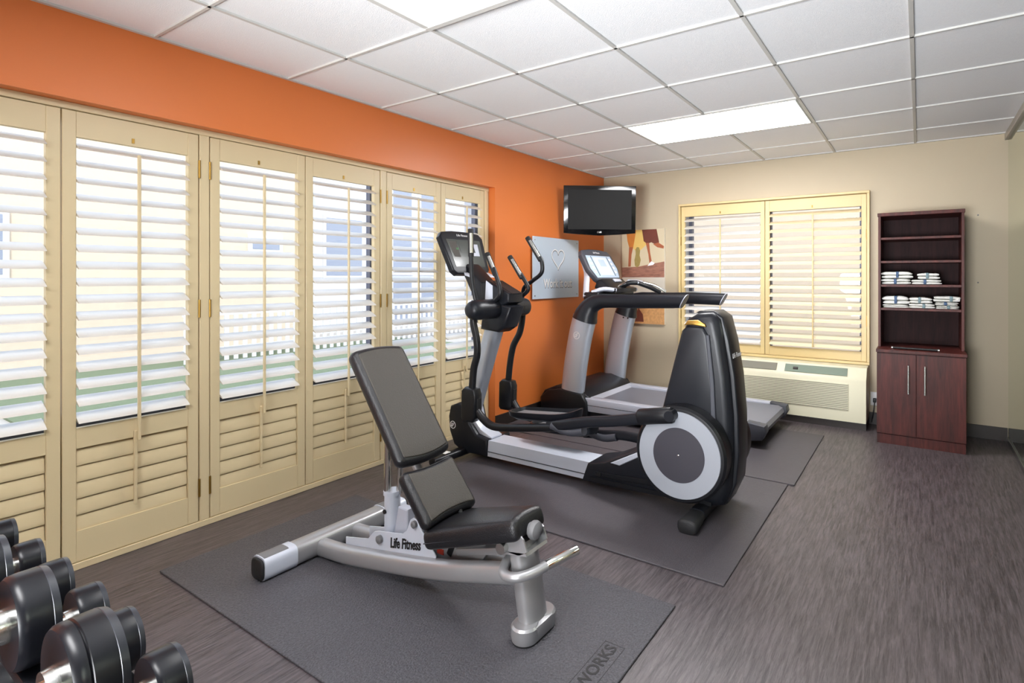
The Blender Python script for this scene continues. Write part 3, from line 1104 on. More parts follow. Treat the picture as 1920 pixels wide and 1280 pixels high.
# ------------------------------------------------------------------ treadmill
TY = 4.35
t = thing('treadmill', 'silver and black treadmill with thick curved handrails facing the left wall', 'exercise machine', (1.1, TY, MZ))
b = new()
prism(b, [(.20, .04), (2.00, .06), (2.03, .09), (2.04, .14), (2.0, .165), (.20, .16)], TY - .33, TY + .33, 'y', .006, 1)
obj('deck_frame', b, 'black', t)
b = new()
prism(b, [(.45, .165), (2.0, .165), (2.035, .15), (2.05, .12), (2.04, .085), (2.0, .072), (1.99, .078), (2.03, .09), (2.04, .12), (2.027, .147), (1.998, .158), (.45, .158)], TY - .305, TY + .305, 'y')
for v in b.verts:
    v.co.z += .012
obj('belt', b, 'belt', t)
for s in (-1, 1):
    b = new()
    ya, yb = TY + s * .315, TY + s * .415
    prism(b, [(.45, .085), (1.93, .085), (1.93, .185), (.60, .200), (.45, .205)], ya, yb, 'y', .012, 2)
    sr = obj('side_rail', b, 'silverw', t)
    b = new()
    prism(b, [(1.925, .05), (2.04, .07), (2.07, .13), (2.06, .175), (1.925, .19)], ya, yb, 'y', .012, 2)
    obj('end_cap', b, 'dgrey', sr)
    b = new()
    prism(b, [(1.82, .035), (1.93, .035), (1.93, .09), (1.78, .09)], ya + s * .004, yb - s * .01, 'y', .01, 2)
    obj('rear_foot', b, 'silverw', sr)
    b = new()
    yy = yb + s * .0005
    box(b, (.46, min(yy, yy + s * .001), .140), (1.92, max(yy, yy + s * .001), .144))
    obj('groove', b, 'ink', sr)
    b = new()
    prism(b, [(.43, .08), (.47, .08), (.47, .21), (.43, .215)], ya, yb + s * .002, 'y', .004, 1)
    obj('front_cap', b, 'black', sr)
    if s < 0:
        b = text_bm('Treadmill', .035, .0006, .2)
        place(b, (.66, yb - .001, .172), (1, 0, 0), (0, 0, 1))
        bm_ = b
        bm_.free()
    # lower frame
    b = new()
    prism(b, [(.15, .03), (1.80, .03), (1.86, .085), (.15, .085)], TY + s * .32, TY + s * .40, 'y', .006, 1)
    obj('lower_frame', b, 'black', t)
# motor hood
b = new()
pr = [(.02, .05), (.02, .15), (.07, .22), (.20, .275), (.36, .285), (.48, .25), (.58, .19), (.60, .165), (.60, .05)]
prism(b, pr, TY - .40, TY + .40, 'y', .02, 3)
hd = obj('motor_hood', b, 'satin', t, sharp=50)
b = new()
prism(b, [(.56, .205), (.585, .19), (.615, .172), (.60, .168)], TY - .38, TY + .38, 'y', .002, 1)
obj('hood_trim', b, 'silverw', hd)
for s in (-1, 1):
    y = TY + s * .385
    b = new()
    prism(b, [(.06, .05), (.06, .17), (.14, .235), (.26, .26), (.50, .235), (.55, .17), (.56, .05)], y - .055, y + .055, 'y', .014, 3)
    bt = obj('upright_boot', b, 'black', t)
    b = new()
    tube(b, [(.375, y, .21), (.405, y, .45), (.455, y, .72), (.505, y, .905)], .115, .042, 32, smooth=4, sq=.35, up=(0, 1, 0))
    up_ = obj('upright', b, 'silverm', t)
    if s < 0:
        b = place(logo_bm(.033), (.445, y - .0425, .745), (1, 0, .1), (-.1, 0, 1))
        obj('emblem', b, 'white', up_, label='white circled emblem')
    b = new()
    pts = [(.505, y, .88), (.525, y, .94), (.575, y, 1.01), (.66, y, 1.045), (.76, y, 1.053), (1.0, y, 1.055), (1.22, y, 1.06), (1.43, y, 1.066)]
    if s > 0:
        pts[-1] = (1.50, y + .02, 1.055)
    tube(b, pts, .058, .047, 28, smooth=5, sq=.15, up=(0, 1, 0), rs=[1.95, 1.75, 1.35, 1.08, 1, .98, .96, .93])
    # slanted end
    for v in b.verts:
        if v.co.x > 1.38:
            v.co.x += (v.co.z - 1.06) * .55
    hr = obj('handrail', b, 'satin', t)
    b = new()
    e = V(pts[-1])
    tube(b, [e + V((-.004, 0, 0)), e + V((.003, 0, 0))], .0555, .0455, 28, sq=.15, up=(0, 1, 0))
    for v in b.verts:
        v.co.x += (v.co.z - 1.06) * .55
    obj('end_ring', b, 'silverw', hr)
    b = new()
    tube(b, [e + V((0, 0, 0)), e + V((.006, 0, 0))], .0515, .0415, 28, sq=.15, up=(0, 1, 0))
    for v in b.verts:
        v.co.x += (v.co.z - 1.06) * .55
    obj('end_cap', b, 'satin', hr)
    b = new()
    for x, z in ((.50, .855), (.55, .85)):
        lathe(b, [(.008, 0), (.008, -.004 if s > 0 else .004)], (x, y - s * .042, z), 'y', 14)
    obj('bolt_holes', b, 'ink', up_)
# console
up = V((-.17, 0, .285)).normalized()
O = V((.555, TY - .02, 1.225))
b = new()
prism(b, [(-.22, .02), (-.19, 0), (.19, 0), (.22, .02), (.275, .12), (.27, .28), (.23, .33), (.1, .345), (-.1, .345), (-.23, .33), (-.27, .28), (-.275, .12)], -.05, 0, 'z', .012, 3)
place(b, O, (0, 1, 0), up)
con = obj('console', b, 'dgrey', t)
b = new()
prism(b, [(-.20, .03), (.20, .03), (.245, .13), (.22, .27), (-.22, .27), (-.245, .13)], 0, .004, 'z', .003, 1)
place(b, O, (0, 1, 0), up)
fp = obj('face_plate', b, 'lcd', con)
b = new()
flat(b, [(-.12, .055), (.12, .055), (.12, .25), (-.12, .25)], .004, .007)
place(b, O, (0, 1, 0), up)
ds = obj('display', b, 'lcd2', fp)
for pts, mm in (([(-.05, .15), (.06, .15), (.06, .225), (-.05, .225)], 'lcd'), ([(-.10, .16), (-.06, .16), (-.06, .22), (-.10, .22)], 'white'), ([(-.09, .07), (.09, .07), (.09, .13), (-.09, .13)], 'white')):
    b = new()
    flat(b, pts, .007, .008)
    place(b, O, (0, 1, 0), up)
    obj('display_zone', b, mm, ds)
for x in (-.145, .145):
    b = new()
    flat(b, [(x - .003, .05), (x + .003, .05), (x + .003, .26), (x - .003, .26)], .004, .007)
    place(b, O, (0, 1, 0), up)
    obj('key_column', b, 'dgrey', fp)
for x in (-.19, .18):
    for k in range(4):
        b = new()
        flat(b, [(x - .015, .08 + k * .045), (x + .015, .08 + k * .045), (x + .015, .105 + k * .045), (x - .015, .105 + k * .045)], .004, .007)
        place(b, O, (0, 1, 0), up)
        obj('key', b, 'white', fp)
b = text_bm('Life Fitness', .026, .0006, .25)
for v in b.verts:
    v.co.y += .305
place(b, O + V((.001, 0, 0)), (0, 1, 0), up)
obj('lettering', b, 'white', con)
b = new()
prism(b, [(.53, 1.235), (.57, 1.24), (.66, 1.17), (.72, 1.155), (.72, 1.12), (.60, 1.12), (.50, 1.16)], TY - .22, TY + .20, 'y', .012, 2)
kp = obj('key_shelf', b, 'black', t)
b = new()
box(b, (.575, TY - .02, 1.222), (.615, TY + .11, 1.232), .003, rot=(0, math.radians(38), 0))
obj('speed_key', b, 'silverw', kp)
for s in (-1, 1):
    b = new()
    tube(b, [(.53, TY + s * .30, 1.12), (.62, TY + s * .26, 1.15), (.70, TY + s * .18, 1.14)], .035, .02, 14, smooth=4, sq=.2, up=(0, 0, 1))
    obj('accessory_cup', b, 'silverw', t)
    b = new()
    tube(b, [(.48, TY + s * .33, 1.08), (.46, TY + s * .29, 1.16), (.44, TY + s * .25, 1.30), (.40, TY + s * .25, 1.42)], .03, .02, 16, smooth=4, up=(0, 1, 0))
    obj('console_arm', b, 'silverl', t)
b = new()
box(b, (.46, TY - .345, 1.045), (.62, TY + .345, 1.125), .02, 3)
obj('crossbar', b, 'black', t)
b = new()
tube(b, [(.62, TY + .02, 1.13), (.72, TY + .02, 1.20), (.80, TY + .06, 1.205)], .022, .03, 14, smooth=4, up=(0, 1, 0))
tube(b, [(.80, TY + .06, 1.205), (.90, TY + .13, 1.16), (.96, TY + .20, 1.115)], .02, .022, 14, smooth=4)
ha = obj('pulse_bar', b, 'black', t)
b = new()
tube(b, [(.62, TY - .05, 1.115), (.66, TY - .04, 1.17), (.72, TY - .02, 1.205)], .012, .018, 14, smooth=4)
obj('pulse_grip', b, 'chrome', ha, label='chrome pulse grip')
b = new()
tube(b, [(.80, TY + .16, 1.21), (.90, TY + .22, 1.18), (.99, TY + .27, 1.12)], .013, .022, 14, smooth=4)
obj('pulse_grip', b, 'chrome', ha, label='chrome pulse grip')
b = new()
box(b, (.70, TY + .04, 1.205), (.82, TY + .22, 1.225), .006, rot=(0, math.radians(12), 0))
obj('control_pad', b, 'silverw', ha)

# ------------------------------------------------------------------ television
A, B = V((.085, 4.245, 0)), V((.655, 4.66, 0))
ex = (B - A).normalized()
n = V((ex.y, -ex.x, 0))
W = (B - A).length
z0, z1 = 1.672, 2.142
ct = (A + B) / 2
t = thing('wall_television', 'black flat television hanging in the corner above the silver sign', 'television', (ct.x, ct.y, (z0 + z1) / 2))
def tvp(bm):
    tl = math.radians(6)
    upv = (V((0, 0, 1)) * math.cos(tl) - n * -math.sin(tl) * -1)
    upv = V((0, 0, 1)) * math.cos(tl) + n * math.sin(tl)
    return place(bm, V((ct.x, ct.y, (z0 + z1) / 2)), ex, upv)
h = (z1 - z0) / 2
w = W / 2
b = new()
prism(b, [(-w, h), (w, h), (w, -h + .012), (w * .6, -h), (0, -h - .012), (-w * .6, -h), (-w, -h + .012)], -.045, 0, 'z', .006, 2)
tvp(b)
bd = obj('bezel', b, 'tv', t)
b = new()
flat(b, [(-w + .042, -h + .05), (w - .042, -h + .05), (w - .042, h - .038), (-w + .042, h - .038)], .0, .0015)
tvp(b)
obj('screen', b, 'screen', t)
b = text_bm('LG', .02, .0005, 0, 1, .0008)
for v in b.verts:
    v.co.y += -h + .022
    v.co.x += .006
    v.co.z += .001
ring_flat(b, .006, .0075, (-.018, -h + .022), .0015, 20)
tvp(b)
obj('maker_mark', b, 'white', bd)
b = new()
prism(b, [(-w * .6, -h * .6), (w * .6, -h * .6), (w * .6, h * .6), (-w * .6, h * .6)], -.09, -.045, 'z', .01, 2)
tvp(b)
obj('rear_shell', b, 'black', t)
b = new()
c3 = V((ct.x, ct.y, 1.92)) - n * .07
tube(b, [c3, c3 - n * .10, V((.03, 4.95, 1.92))], .022, seg=14)
box(b, (.0, 4.86, 1.84), (.02, 5.02, 2.0), .003)
obj('wall_bracket', b, 'black', t)

# ------------------------------------------------------------------ wall sign with heart
t = thing('wall_sign', 'square brushed metal sign with a heart outline and raised words', 'sign', (0, 4.225, 1.34))
b = new()
box(b, (.018, 3.838, 1.055), (.024, 4.605, 1.632), .001, 1)
pl = obj('plate', b, 'alu', t)
b = new()
for y in (3.87, 4.57):
    for z in (1.085, 1.60):
        lathe(b, [(.006, .0), (.006, .027), (.003, .028)], (0, y, z), 'x', 14)
obj('standoff', b, 'steel', t)
def heart(k, cx, cy, sx, sy):
    a = 2 * PI * k / 48
    return (cx + sx * 16 * math.sin(a) ** 3 / 16, cy + sy * (13 * math.cos(a) - 5 * math.cos(2 * a) - 2 * math.cos(3 * a) - math.cos(4 * a)) / 15)
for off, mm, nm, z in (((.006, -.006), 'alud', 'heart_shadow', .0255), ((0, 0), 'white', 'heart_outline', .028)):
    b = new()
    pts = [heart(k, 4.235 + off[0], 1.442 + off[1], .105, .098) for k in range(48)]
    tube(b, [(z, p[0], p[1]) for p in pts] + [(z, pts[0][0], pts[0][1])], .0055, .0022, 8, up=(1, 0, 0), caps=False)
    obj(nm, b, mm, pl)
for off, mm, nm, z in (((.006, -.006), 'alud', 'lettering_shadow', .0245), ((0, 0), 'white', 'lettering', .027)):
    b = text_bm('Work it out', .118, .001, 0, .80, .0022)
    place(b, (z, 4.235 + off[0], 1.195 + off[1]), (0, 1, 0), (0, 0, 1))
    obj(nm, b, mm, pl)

# ------------------------------------------------------------------ canvas print on the back wall
t = thing('wall_art', 'tall canvas print with bare leg and hand picture above a golden field', 'picture', (.5, RY1, 1.26))
YF = RY1 - .028
b = new()
box(b, (.245, YF, .758), (.75, RY1 - .001, 1.765), .002, 1)
obj('canvas', b, 'a_pale', t)
def art(pts, z0, z1, m, nm):
    bb = new()
    flat(bb, pts, z0, z1)
    # pts in metres x,z on the wall; face toward -y
    for v in bb.verts:
        c = v.co.copy()
        v.co = V((c.x, YF - c.z, c.y))
    return obj(nm, bb, m, pr_)
b = new()
box(b, (.247, YF - .0012, 1.255), (.748, YF, 1.763))
pr_ = obj('photo_print', b, 'a_sky', t)
art([(.30, 1.763), (.56, 1.763), (.54, 1.60), (.44, 1.52), (.34, 1.60)], .0012, .0016, 'a_sun', 'sun_glow')
art([(.247, 1.255), (.748, 1.255), (.748, 1.42), (.62, 1.40), (.45, 1.37), (.247, 1.36)], .0012, .0018, 'a_gnd', 'ground_patch')
art([(.30, 1.763), (.42, 1.763), (.40, 1.65), (.385, 1.58), (.365, 1.52), (.355, 1.37), (.325, 1.37), (.33, 1.50), (.335, 1.58), (.315, 1.65)], .0018, .0022, 'a_org', 'leg_shape')
art([(.335, 1.58), (.385, 1.58), (.365, 1.50), (.355, 1.37), (.325, 1.37)], .0022, .0025, 'a_skin', 'shin_shape')
art([(.49, 1.763), (.66, 1.763), (.69, 1.62), (.65, 1.60), (.60, 1.625), (.55, 1.61), (.51, 1.64)], .0018, .0022, 'a_hair', 'shorts_shape')
art([(.535, 1.62), (.575, 1.62), (.585, 1.52), (.605, 1.42), (.625, 1.39), (.58, 1.385), (.565, 1.50)], .0022, .0026, 'a_skin', 'arm_shape')
art([(.62, 1.605), (.68, 1.62), (.745, 1.58), (.74, 1.555), (.67, 1.57)], .0022, .0026, 'a_skin', 'forearm_shape')
art([(.405, 1.38), (.43, 1.36), (.46, 1.38), (.475, 1.44), (.462, 1.49), (.468, 1.54), (.455, 1.575), (.43, 1.58), (.412, 1.555), (.415, 1.50), (.40, 1.44)], .0022, .0028, 'a_sole', 'shoe_sole_shape')
art([(.555, 1.375), (.62, 1.385), (.64, 1.405), (.60, 1.425), (.575, 1.40)], .0026, .003, 'white', 'hand_highlight')
b = new()
box(b, (.247, YF - .0012, .76), (.748, YF, .935))
pr_ = obj('photo_print', b, 'a_gold', t)
art([(.40, .78), (.51, .78), (.50, .86), (.46, .91), (.45, .95), (.44, .91), (.41, .86)], .0012, .0018, 'a_hair', 'tower_shape')

# ------------------------------------------------------------------ air conditioner
AX0, AX1, AYF = 1.45, 2.645, 4.87
t = thing('air_conditioner', 'ivory through-wall air conditioner under the back window', 'air conditioner', (2.05, 5.0, 0))
b = new()
prism(b, [(RY1 - .013, .06), (AYF, .06), (AYF, .40), (AYF + .02, .43), (AYF + .09, .502), (RY1 - .013, .502)], AX0, AX1, 'x', .006, 2)
bd = obj('housing', b, 'ac', t)
b = new()
box(b, (AX0 + .02, AYF - .004, .15), (AX1 - .13, AYF + .002, .375), .002, 1)
fg = obj('front_grille', b, 'ac', t)
b = new()
for k in range(15):
    z = .157 + k * .0145
    box(b, (AX0 + .03, AYF - .0055, z), (AX1 - .135, AYF - .0035, z + .004))
obj('grille_slots', b, 'acdark', fg)
b = new()
dirv = V((0, .09, .085)).normalized()
for (xa, xb, mm, nm) in ((AX0 + .05, 1.93, 'acdark', 'vent_grille'), (2.00, 2.50, 'acglass', 'control_window')):
    b = new()
    prism(b, [(AYF + .020, .4335), (AYF + .072, .4865), (AYF + .070, .4905), (AYF + .016, .4355)], xa, xb, 'x')
    o = obj(nm, b, mm, t)
    if nm == 'vent_grille':
        b = new()
        for k in range(5):
            y = AYF + .024 + k * .010
            box(b, (xa, y, .4375 + k * .0102), (xb, y + .004, .4425 + k * .0102))
        obj('vent_slats', b, 'ac', o)
    else:
        b = new()
        box(b, (2.07, AYF + .03, .450), (2.11, AYF + .05, .470), .002, rot=(math.radians(45), 0, 0))
        obj('control_knob', b, 'base', o)
b = new()
box(b, (AX0 + .02, AYF + .015, 0), (AX1 - .002, RY1 - .013, .062))
obj('kick_base', b, 'base', t)

# ------------------------------------------------------------------ towel cabinet
t = thing('storage_cabinet', 'dark cherry cabinet with open towel shelves above two doors', 'cabinet', (3.015, 4.85, 0))
CX0, CX1, CYF, CYB = 2.735, 3.297, 4.60, 5.14
b = new()
box(b, (CX0, CYF + .02, .07), (CX1, CYB, .688), .001, 1)
obj('body', b, 'cab', t)
b = new()
box(b, (CX0 + .003, CYF + .008, 0), (CX1 - .003, CYB, .07))
obj('plinth', b, 'cab', t)
b = new()
box(b, (CX0 - .004, CYF - .008, .689), (CX1 + .006, CYB, .712), .002, 1)
obj('worktop', b, 'cab', t)
xm = 2.995
for xa, xb, hx in ((CX0 + .001, xm - .003, xm - .052), (xm + .001, CX1 - .001, xm + .052)):
    b = new()
    box(b, (xa, CYF + .001, .078), (xb, CYF + .019, .683), .001, 1)
    d = obj('door', b, 'cab', t)
    b = new()
    tube(b, [(hx, CYF - .022, .395), (hx, CYF - .022, .605)], .007, .007, 14, up=(0, 1, 0))
    for z in (.42, .58):
        tube(b, [(hx, CYF - .022, z), (hx, CYF + .001, z)], .005, seg=10, up=(0, 0, 1))
    obj('handle', b, 'steel', d)
HY = 4.765
b = new()
box(b, (CX0 + .001, HY, .713), (CX0 + .018, CYB, 1.75))
box(b, (CX1 - .020, HY, .713), (CX1 - .003, CYB, 1.75))
obj('side_panel', b, 'cab', t)
b = new()
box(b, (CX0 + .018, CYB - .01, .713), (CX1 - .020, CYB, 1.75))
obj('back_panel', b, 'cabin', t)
b = new()
box(b, (CX0 - .004, HY - .006, 1.733), (CX1 + .002, CYB, 1.760), .002, 1)
obj('top_panel', b, 'cab', t)
SH = [1.568, 1.385, 1.200, 1.017]
for z in SH:
    b = new()
    box(b, (CX0 + .019, HY + .008, z - .018), (CX1 - .021, CYB - .011, z), .001, 1)
    obj('shelf', b, 'cab', t)
b = new()
tube(b, [(2.84, 4.665, .722), (3.13, 4.650, .722)], .009, .008, 12, up=(0, 0, 1))
br = obj('loose_rod', b, 'ink')
tag(br, 'thin dark rod with metal ends lying on the cabinet worktop', 'rod')
b = new()
for a, c in (((2.832, 4.6655), (2.842, 4.665)), ((3.128, 4.650), (3.138, 4.6495))):
    tube(b, [(a[0], a[1], .722), (c[0], c[1], .722)], .010, .0095, 12, up=(0, 0, 1))
obj('rod_tip', b, 'steel', br)

# towels
def towel(x0, x1, z, th, label, bandx, bm_='band', yf=None, sag=0):
    t = thing('folded_towel', label, 'towel', ((x0 + x1) / 2, 4.90, z), 'folded white towels on the cabinet shelves')
    yf = yf or HY + .02
    W = x1 - x0
    b = new()
    lay = 2
    for k in range(lay):
        hz = th / lay
        zc = z + hz * (k + .5)
        pts = []
        tt = bmesh.new()
        bmesh.ops.create_cube(tt, size=1)
        bmesh.ops.subdivide_edges(tt, edges=tt.edges[:], cuts=7, use_grid_fill=True)
        for v in tt.verts:
            u, w_, q = v.co * 2
            L = 1 - .035 * abs(q) ** 3
            edge = math.sqrt(max(0, 1 - abs(u) ** 14 * .6))
            edge2 = math.sqrt(max(0, 1 - abs(w_) ** 14 * .6))
            n1 = math.sin(u * 5 + k * 2 + x0 * 40) * .0015 + math.sin(w_ * 4 + x0 * 17) * .001
            zz = q * hz / 2 * edge * edge2 * .985 + (n1 if q > 0 else 0) + (sag * (1 - u * u) if q > 0 and k == 1 else 0)
            v.co = V(((x0 + x1) / 2 + u * W / 2 * L + math.sin(k * 3 + x0 * 30) * .003, yf + .12 + w_ * .12 * L, zc + zz))
        merge(b, tt)
    obj('terry_fold', b, 'towel', t, sharp=80)
    b = new()
    xb = x0 + bandx * W
    box(b, (xb - .010, yf - .002, z + th * .08), (xb + .010, yf + .20, z + th * .99 + sag + .0015), .004, 2)
    obj('paper_band', b, bm_, t)
    return t
rows = [
    (SH[2], [(2.757, 2.955, .044, 'rolled-edge white towel at the bottom of the left stack, upper towel shelf', .48, 'band', 0),
             (2.757, 2.968, .050, 'white towel topping the left stack, upper towel shelf, loose corner and navy band', .52, 'band', .003)],
     [(2.962, 3.155, .038, 'flattened white towel at the bottom of the right stack, upper towel shelf', .45, 'band', 0),
      (3.000, 3.142, .046, 'short white towel topping the right stack, upper towel shelf', .45, 'band2', .002)]),
    (SH[3], [(2.768, 2.940, .026, 'unbanded white towel at the bottom left of the lower towel shelf', None, None, 0),
             (2.765, 2.945, .056, 'puffy white towel at the top left of the lower towel shelf, blue band across it', .5, 'band', .008)],
     [(2.944, 3.112, .036, 'white towel at the bottom of the middle stack, lower towel shelf', .58, 'band2', 0),
      (2.947, 3.095, .042, 'white towel topping the middle stack, lower towel shelf', .45, 'band2', .004)],
     [(3.120, 3.262, .024, 'thin white towel at the bottom right of the lower towel shelf', .55, 'band2', 0),
      (3.116, 3.258, .024, 'white towel in the middle of the right stack, lower towel shelf', .45, 'band', 0),
      (3.105, 3.272, .040, 'long white towel with a rolled end topping the right stack, lower towel shelf', .66, 'band2', .002)]),
]
for r in rows:
    for st in r[1:]:
        z = r[0]
        for x0, x1, th, lb, bx, bmn, sg in st:
            tw = towel(x0, x1, z, th, lb, bx if bx else .5, bmn or 'towel', sag=sg)
            if not bx:
                for c in list(tw.children):
                    if c.name.startswith('paper_band'):
                        bpy.data.objects.remove(c)
            z += th + .003 + (sg if bx else 0)
b = new()
lathe(b, [(.006, -.004), (.014, 0), (.016, .015), (.015, .12), (.008, .125)], (3.256, HY + .022, SH[3] + .075), 'y', 20)
# rolled end belongs to the top right towel
obj('rolled_end', b, 'towel', bpy.data.objects[tw.name])

# wall outlet with plug
t = thing('wall_outlet', 'small white outlet with black plug between air conditioner and cabinet', 'outlet', (2.69, RY1, .25))
b = new()
box(b, (2.655, RY1 - .008, .16), (2.725, RY1 - .001, .275), .003, 2)
obj('cover_plate', b, 'white', t)
b = new()
box(b, (2.675, RY1 - .04, .19), (2.70, RY1 - .008, .225), .004, 2)
tube(b, [(2.688, RY1 - .035, .20), (2.68, RY1 - .05, .12), (2.665, RY1 - .03, .02)], .004, seg=8, smooth=5, up=(1, 0, 0))
obj('plug', b, 'ink', t)
for z, lb in ((1.745, 'tiny metal screw high in the beige wall right of the cabinet'), (1.215, 'tiny metal screw at mid height in the beige wall right of the cabinet')):
    b = new()
    lathe(b, [(.006, 0), (.005, -.004), (.002, -.006)], (3.405, RY1 - .0005, z), 'y', 12)
    tag(obj('wall_screw', b, 'grey'), lb, 'screw', 'screws in the beige wall')

# ------------------------------------------------------------------ dumbbells and rack
def make_dumbbell(R, HL, label, two_ring=False, gap=.135):
    """axis along y, origin at handle centre"""
    t = thing('dumbbell', label, 'dumbbell', (0, 0, 0), 'dumbbells on the rack')
    for s in (-1, 1):
        a, c = s * gap / 2, s * (gap / 2 + HL)
        b = new()
        rr = min(.012, HL * .25)
        prof = [(R * .45, a), (R * .93, a), (R * .985, a + s * rr * .4), (R, a + s * rr)]
        if two_ring:
            m_ = a + s * HL * .32
            prof += [(R, m_ - s * .002), (R * .975, m_), (R, m_ + s * .002)]
        prof += [(R, c - s * rr), (R * .985, c - s * rr * .4)]
        lathe(b, prof + [(R * .90, c), (R * .5, c)], (0, 0, 0), 'y', 56)
        hd = obj('weight_head', b, 'dome', t, local=True, sharp=40)
        b = new()
        lathe(b, [(R * .985, c - s * rr * .8), (R * 1.004, c - s * rr * .7), (R * .96, c + s * .001), (R * .86, c + s * .0012), (R * .86, c - s * .002)], (0, 0, 0), 'y', 56)
        obj('edge_highlight', b, 'rim', hd, local=True, label='edge of the weight, its highlight put in as lighter grey')
        b = new()
        lathe(b, [(R * .34, a - s * .014), (R * .36, a - s * .004), (R * .36, a + s * .002)], (0, 0, 0), 'y', 32)
        obj('collar', b, 'steel', t, local=True)
    b = new()
    lathe(b, [(.013, -gap / 2), (.015, -gap * .25), (.0165, 0), (.015, gap * .25), (.013, gap / 2)], (0, 0, 0), 'y', 24)
    obj('grip', b, 'chrome', t, local=True)
    return t
RYA, RYB = .362, .155
tierB = [(1.37, .060, 'dark dumbbell at the left photo edge, uppermost of the rack'),
         (1.565, .063, 'second dumbbell down at the left photo edge, upper tier'),
         (1.825, .071, 'largest looking dumbbell, tall black head touching the left photo edge'),
         (2.062, .074, 'dumbbell with a two-ring head at the bottom of the photo, upper tier')]
tierA = [(.58, .052, 'small dumbbell farthest along the lower tier, near the shutters'),
         (.85, .055, 'lower tier dumbbell with chrome collar showing at the left edge'),
         (1.085, .060, 'lower tier dumbbell whose head shows just above the largest black head'),
         (1.325, .064, 'lower tier dumbbell right of the largest black head, collar visible'),
         (1.525, .066, 'lower tier dumbbell half hidden behind the two-ring head'),
         (1.75, .066, 'nearest dumbbell of the lower tier, at the bottom photo edge')]
ZA, ZB = .395, .655     # underside height of the heads on each tier
for x, R, lb in tierB:
    d = make_dumbbell(R, .046 + (.008 if R > .073 else 0), lb, R > .073)
    d.location = (x, RYB + .002, ZB + R + (.0))
for x, R, lb in tierA:
    d = make_dumbbell(R, .052, lb)
    d.location = (x, RYA - .006, ZA + R)
t = thing('dumbbell_rack', 'black two-tier dumbbell rack in the lower left corner', 'rack', (1.4, .15, 0))
for yc, z, xa, xb in ((RYA - .006, ZA, .45, 2.0), (RYB, ZB, .45, 2.42)):
    b = new()
    for dy in (-.095, .095):
        box(b, (xa, yc + dy - .018, z - .022), (xb, yc + dy + .018, z - .002), .004, 2)
    for x in (xa + .03, (xa + xb) / 2, xb - .03):
        box(b, (x - .02, yc - .10, z - .040), (x + .02, yc + .10, z - .020), .003)
    obj('shelf_rails', b, 'black', t)
for x in (.50, 1.94):
    b = new()
    box(b, (x - .025, RYB - .05, .03), (x + .025, RYB + .01, ZB - .03), .006)
    box(b, (x - .025, RYB - .02, ZA - .08), (x + .025, RYA + .10, ZA - .035), .006)
    box(b, (x - .03, RYB - .18, .0), (x + .03, RYA + .10, .035), .008)
    obj('upright_frame', b, 'silver', t)
b = new()
box(b, (.50, RYB - .045, .30), (1.94, RYB + .0, .34), .004)
obj('cross_brace', b, 'black', t)

# ------------------------------------------------------------------ outside
b = new()
box(b, (-30, -14, -.5), (-.3, 30, -.31))
box(b, (-.3, RY1 + .3, -.5), (30, 30, -.31))
o = obj('patio_ground', b, 'concrete')
o['kind'] = 'structure'
b = new()
box(b, (-9.5, 1.6, -.31), (-4.6, 9, -.285))
tag(obj('lawn', b, 'grass'), 'strip of green lawn outside the left window', 'lawn')
bpy.data.objects['lawn']['kind'] = 'stuff'

def building(name, label, x0, x1, y0, y1, h, m, wins, face='x'):
    t = thing(name, label, 'building', ((x0 + x1) / 2, (y0 + y1) / 2, -.31))
    b = new()
    box(b, (x0, y0, -.31), (x1, y1, h))
    obj('wall', b, m, t)
    b = new()
    box(b, (x0 - .3, y0 - .3, h), (x1 + .3, y1 + .3, h + .25), .02)
    obj('roof', b, 'stucco2', t)
    for (a, c, za, zb_) in wins:
        b = new()
        if face == 'x':
            box(b, (x1, a - .08, za - .08), (x1 + .05, c + .08, zb_ + .08))
        else:
            box(b, (a - .08, y0 - .05, za - .08), (c + .08, y0, zb_ + .08))
        f = obj('window_frame', b, 'fence', t)
        b = new()
        if face == 'x':
            box(b, (x1 + .05, a, za), (x1 + .06, c, zb_))
            for k in range(1, 4):
                zz = za + (zb_ - za) * k / 4
        else:
            box(b, (a, y0 - .06, za), (c, y0 - .05, zb_))
        obj('pane', b, 'glassdark', f)
    return t
building('neighbour_building', 'warm stone building seen through the left shutters', -16, -10, -6, 7.3, 5.2, 'stucco', [(1.3, 1.9, -.1, .8), (1.2, 2.4, 1.3, 2.3), (6.3, 6.9, 1.9, 2.15)])
building('neighbour_house', 'pale house with grey windows seen through the middle shutters', -17, -11, 7.6, 14, 6.4, 'stucco2', [(8.7, 9.8, 1.3, 2.9)] + [(10.9 + 1.1 * i, 11.6 + 1.1 * i, -.1 + 1.5 * j, 1.1 + 1.5 * j) for i in range(2) for j in range(3)])
building('neighbour_house', 'far pale block with window rows seen beside the cross trainer console', -17, -10.5, 15.5, 26, 7, 'stucco2', [(16.5 + 2.2 * k, 17.8 + 2.2 * k, .5 + 1.6 * j, 1.7 + 1.6 * j) for k in range(4) for j in range(3)])
b = new()
box(b, (-1.5, 8.2, -.31), (7, 8.5, 3.4))  # wall added to cut the sky light on the back shutters
tag(obj('sky_screen_wall', b, 'stucco'), 'tall wall added outside the back window to block part of the sky', 'wall')
# white fence: posts, rails and pickets
t = thing('picket_fence', 'white picket fence standing on the lawn outside', 'fence', (-8, 9, -.31))
b = new()
for z in (-.1, .55):
    box(b, (-8.03, 4.2, z), (-7.97, 17, z + .06))
obj('rails', b, 'fence', t)
b = new()
y = 4.2
while y < 17:
    box(b, (-7.97, y, -.28), (-7.94, y + .07, .72))
    y += .16
o = obj('pickets', b, 'fence', t)

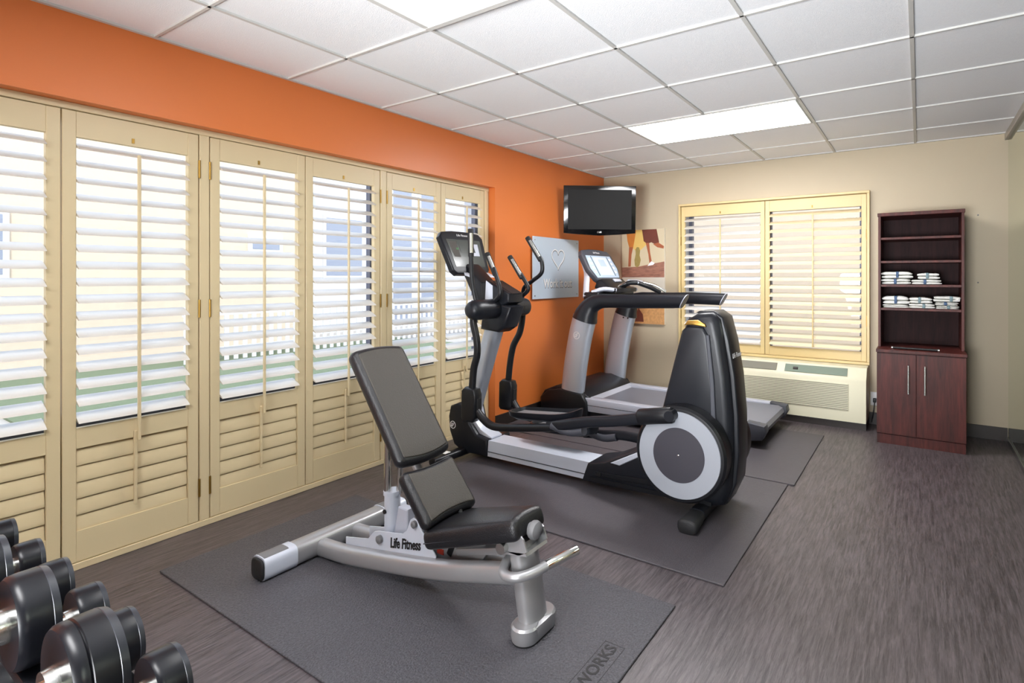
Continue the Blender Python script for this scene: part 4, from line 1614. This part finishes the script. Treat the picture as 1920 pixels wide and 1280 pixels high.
# ------------------------------------------------------------------ light
wd = bpy.data.worlds.new('sky')
scn.world = wd
wd.use_nodes = True
nt = wd.node_tree
bg = nt.nodes['Background']
tc = nt.nodes.new('ShaderNodeTexCoord')
sx = nt.nodes.new('ShaderNodeSeparateXYZ')
cr = nt.nodes.new('ShaderNodeValToRGB')
cr.color_ramp.elements[0].position = .0
cr.color_ramp.elements[0].color = (.95, .96, 1, 1)
cr.color_ramp.elements[1].position = .7
cr.color_ramp.elements[1].color = (.62, .76, 1, 1)
nt.links.new(tc.outputs['Generated'], sx.inputs[0])
nt.links.new(sx.outputs['Z'], cr.inputs[0])
nt.links.new(cr.outputs[0], bg.inputs[0])
bg.inputs[1].default_value = 3.0
sn = bpy.data.lights.new('sun', 'SUN')
sn.energy = 3
sn.angle = .03
sn.color = (1, .95, .87)
so = bpy.data.objects.new('sun', sn)
COL.objects.link(so)
so.rotation_euler = V((.62, -.42, 1.0)).to_track_quat('Z', 'Y').to_euler()

def fill_light(loc, dirv, sx, sy, e, spread):
    l = bpy.data.lights.new('added_fill', 'AREA')
    l.shape = 'RECTANGLE'
    l.size, l.size_y, l.energy, l.color, l.spread = sx, sy, e, (.93, .96, 1), math.radians(spread)
    q = bpy.data.objects.new('added_fill', l)
    COL.objects.link(q)
    q.location = loc
    q.rotation_euler = V(dirv).to_track_quat('-Z', 'Y').to_euler()
# unseen fill lights added behind the camera to brighten ceiling and room
fill_light((2.3, -1.1, .4), (0, .9, 1), 1.8, 1.0, 11, 120)
fill_light((2.25, -1.45, .9), (-.03, 1, .37), 1.3, .9, 64, 86)

# ------------------------------------------------------------------ camera
cam = bpy.data.cameras.new('camera')
cam.sensor_fit = 'HORIZONTAL'
cam.sensor_width = 36
cam.lens = 999.13 * 36 / 1920
cam.shift_x = (960 - 1108.2) / 1920
cam.shift_y = (518.8 - 640) / 1920
cam.clip_start = .02
co = bpy.data.objects.new('camera', cam)
COL.objects.link(co)
co.location = (3.015, 0, 1.26)
co.rotation_euler = (PI / 2, 0, .5527)
scn.camera = co
scn.view_settings.view_transform = 'Standard'
scn.view_settings.look = 'None'
scn.view_settings.gamma = 1
scn.view_settings.exposure = .24
scn.view_settings.use_curve_mapping = False
scn.cycles.use_denoising = True
scn.cycles.max_bounces = 12
scn.cycles.diffuse_bounces = 7
scn.cycles.transparent_max_bounces = 12
scn.cycles.sample_clamp_indirect = 8
scn.cycles.caustics_reflective = False
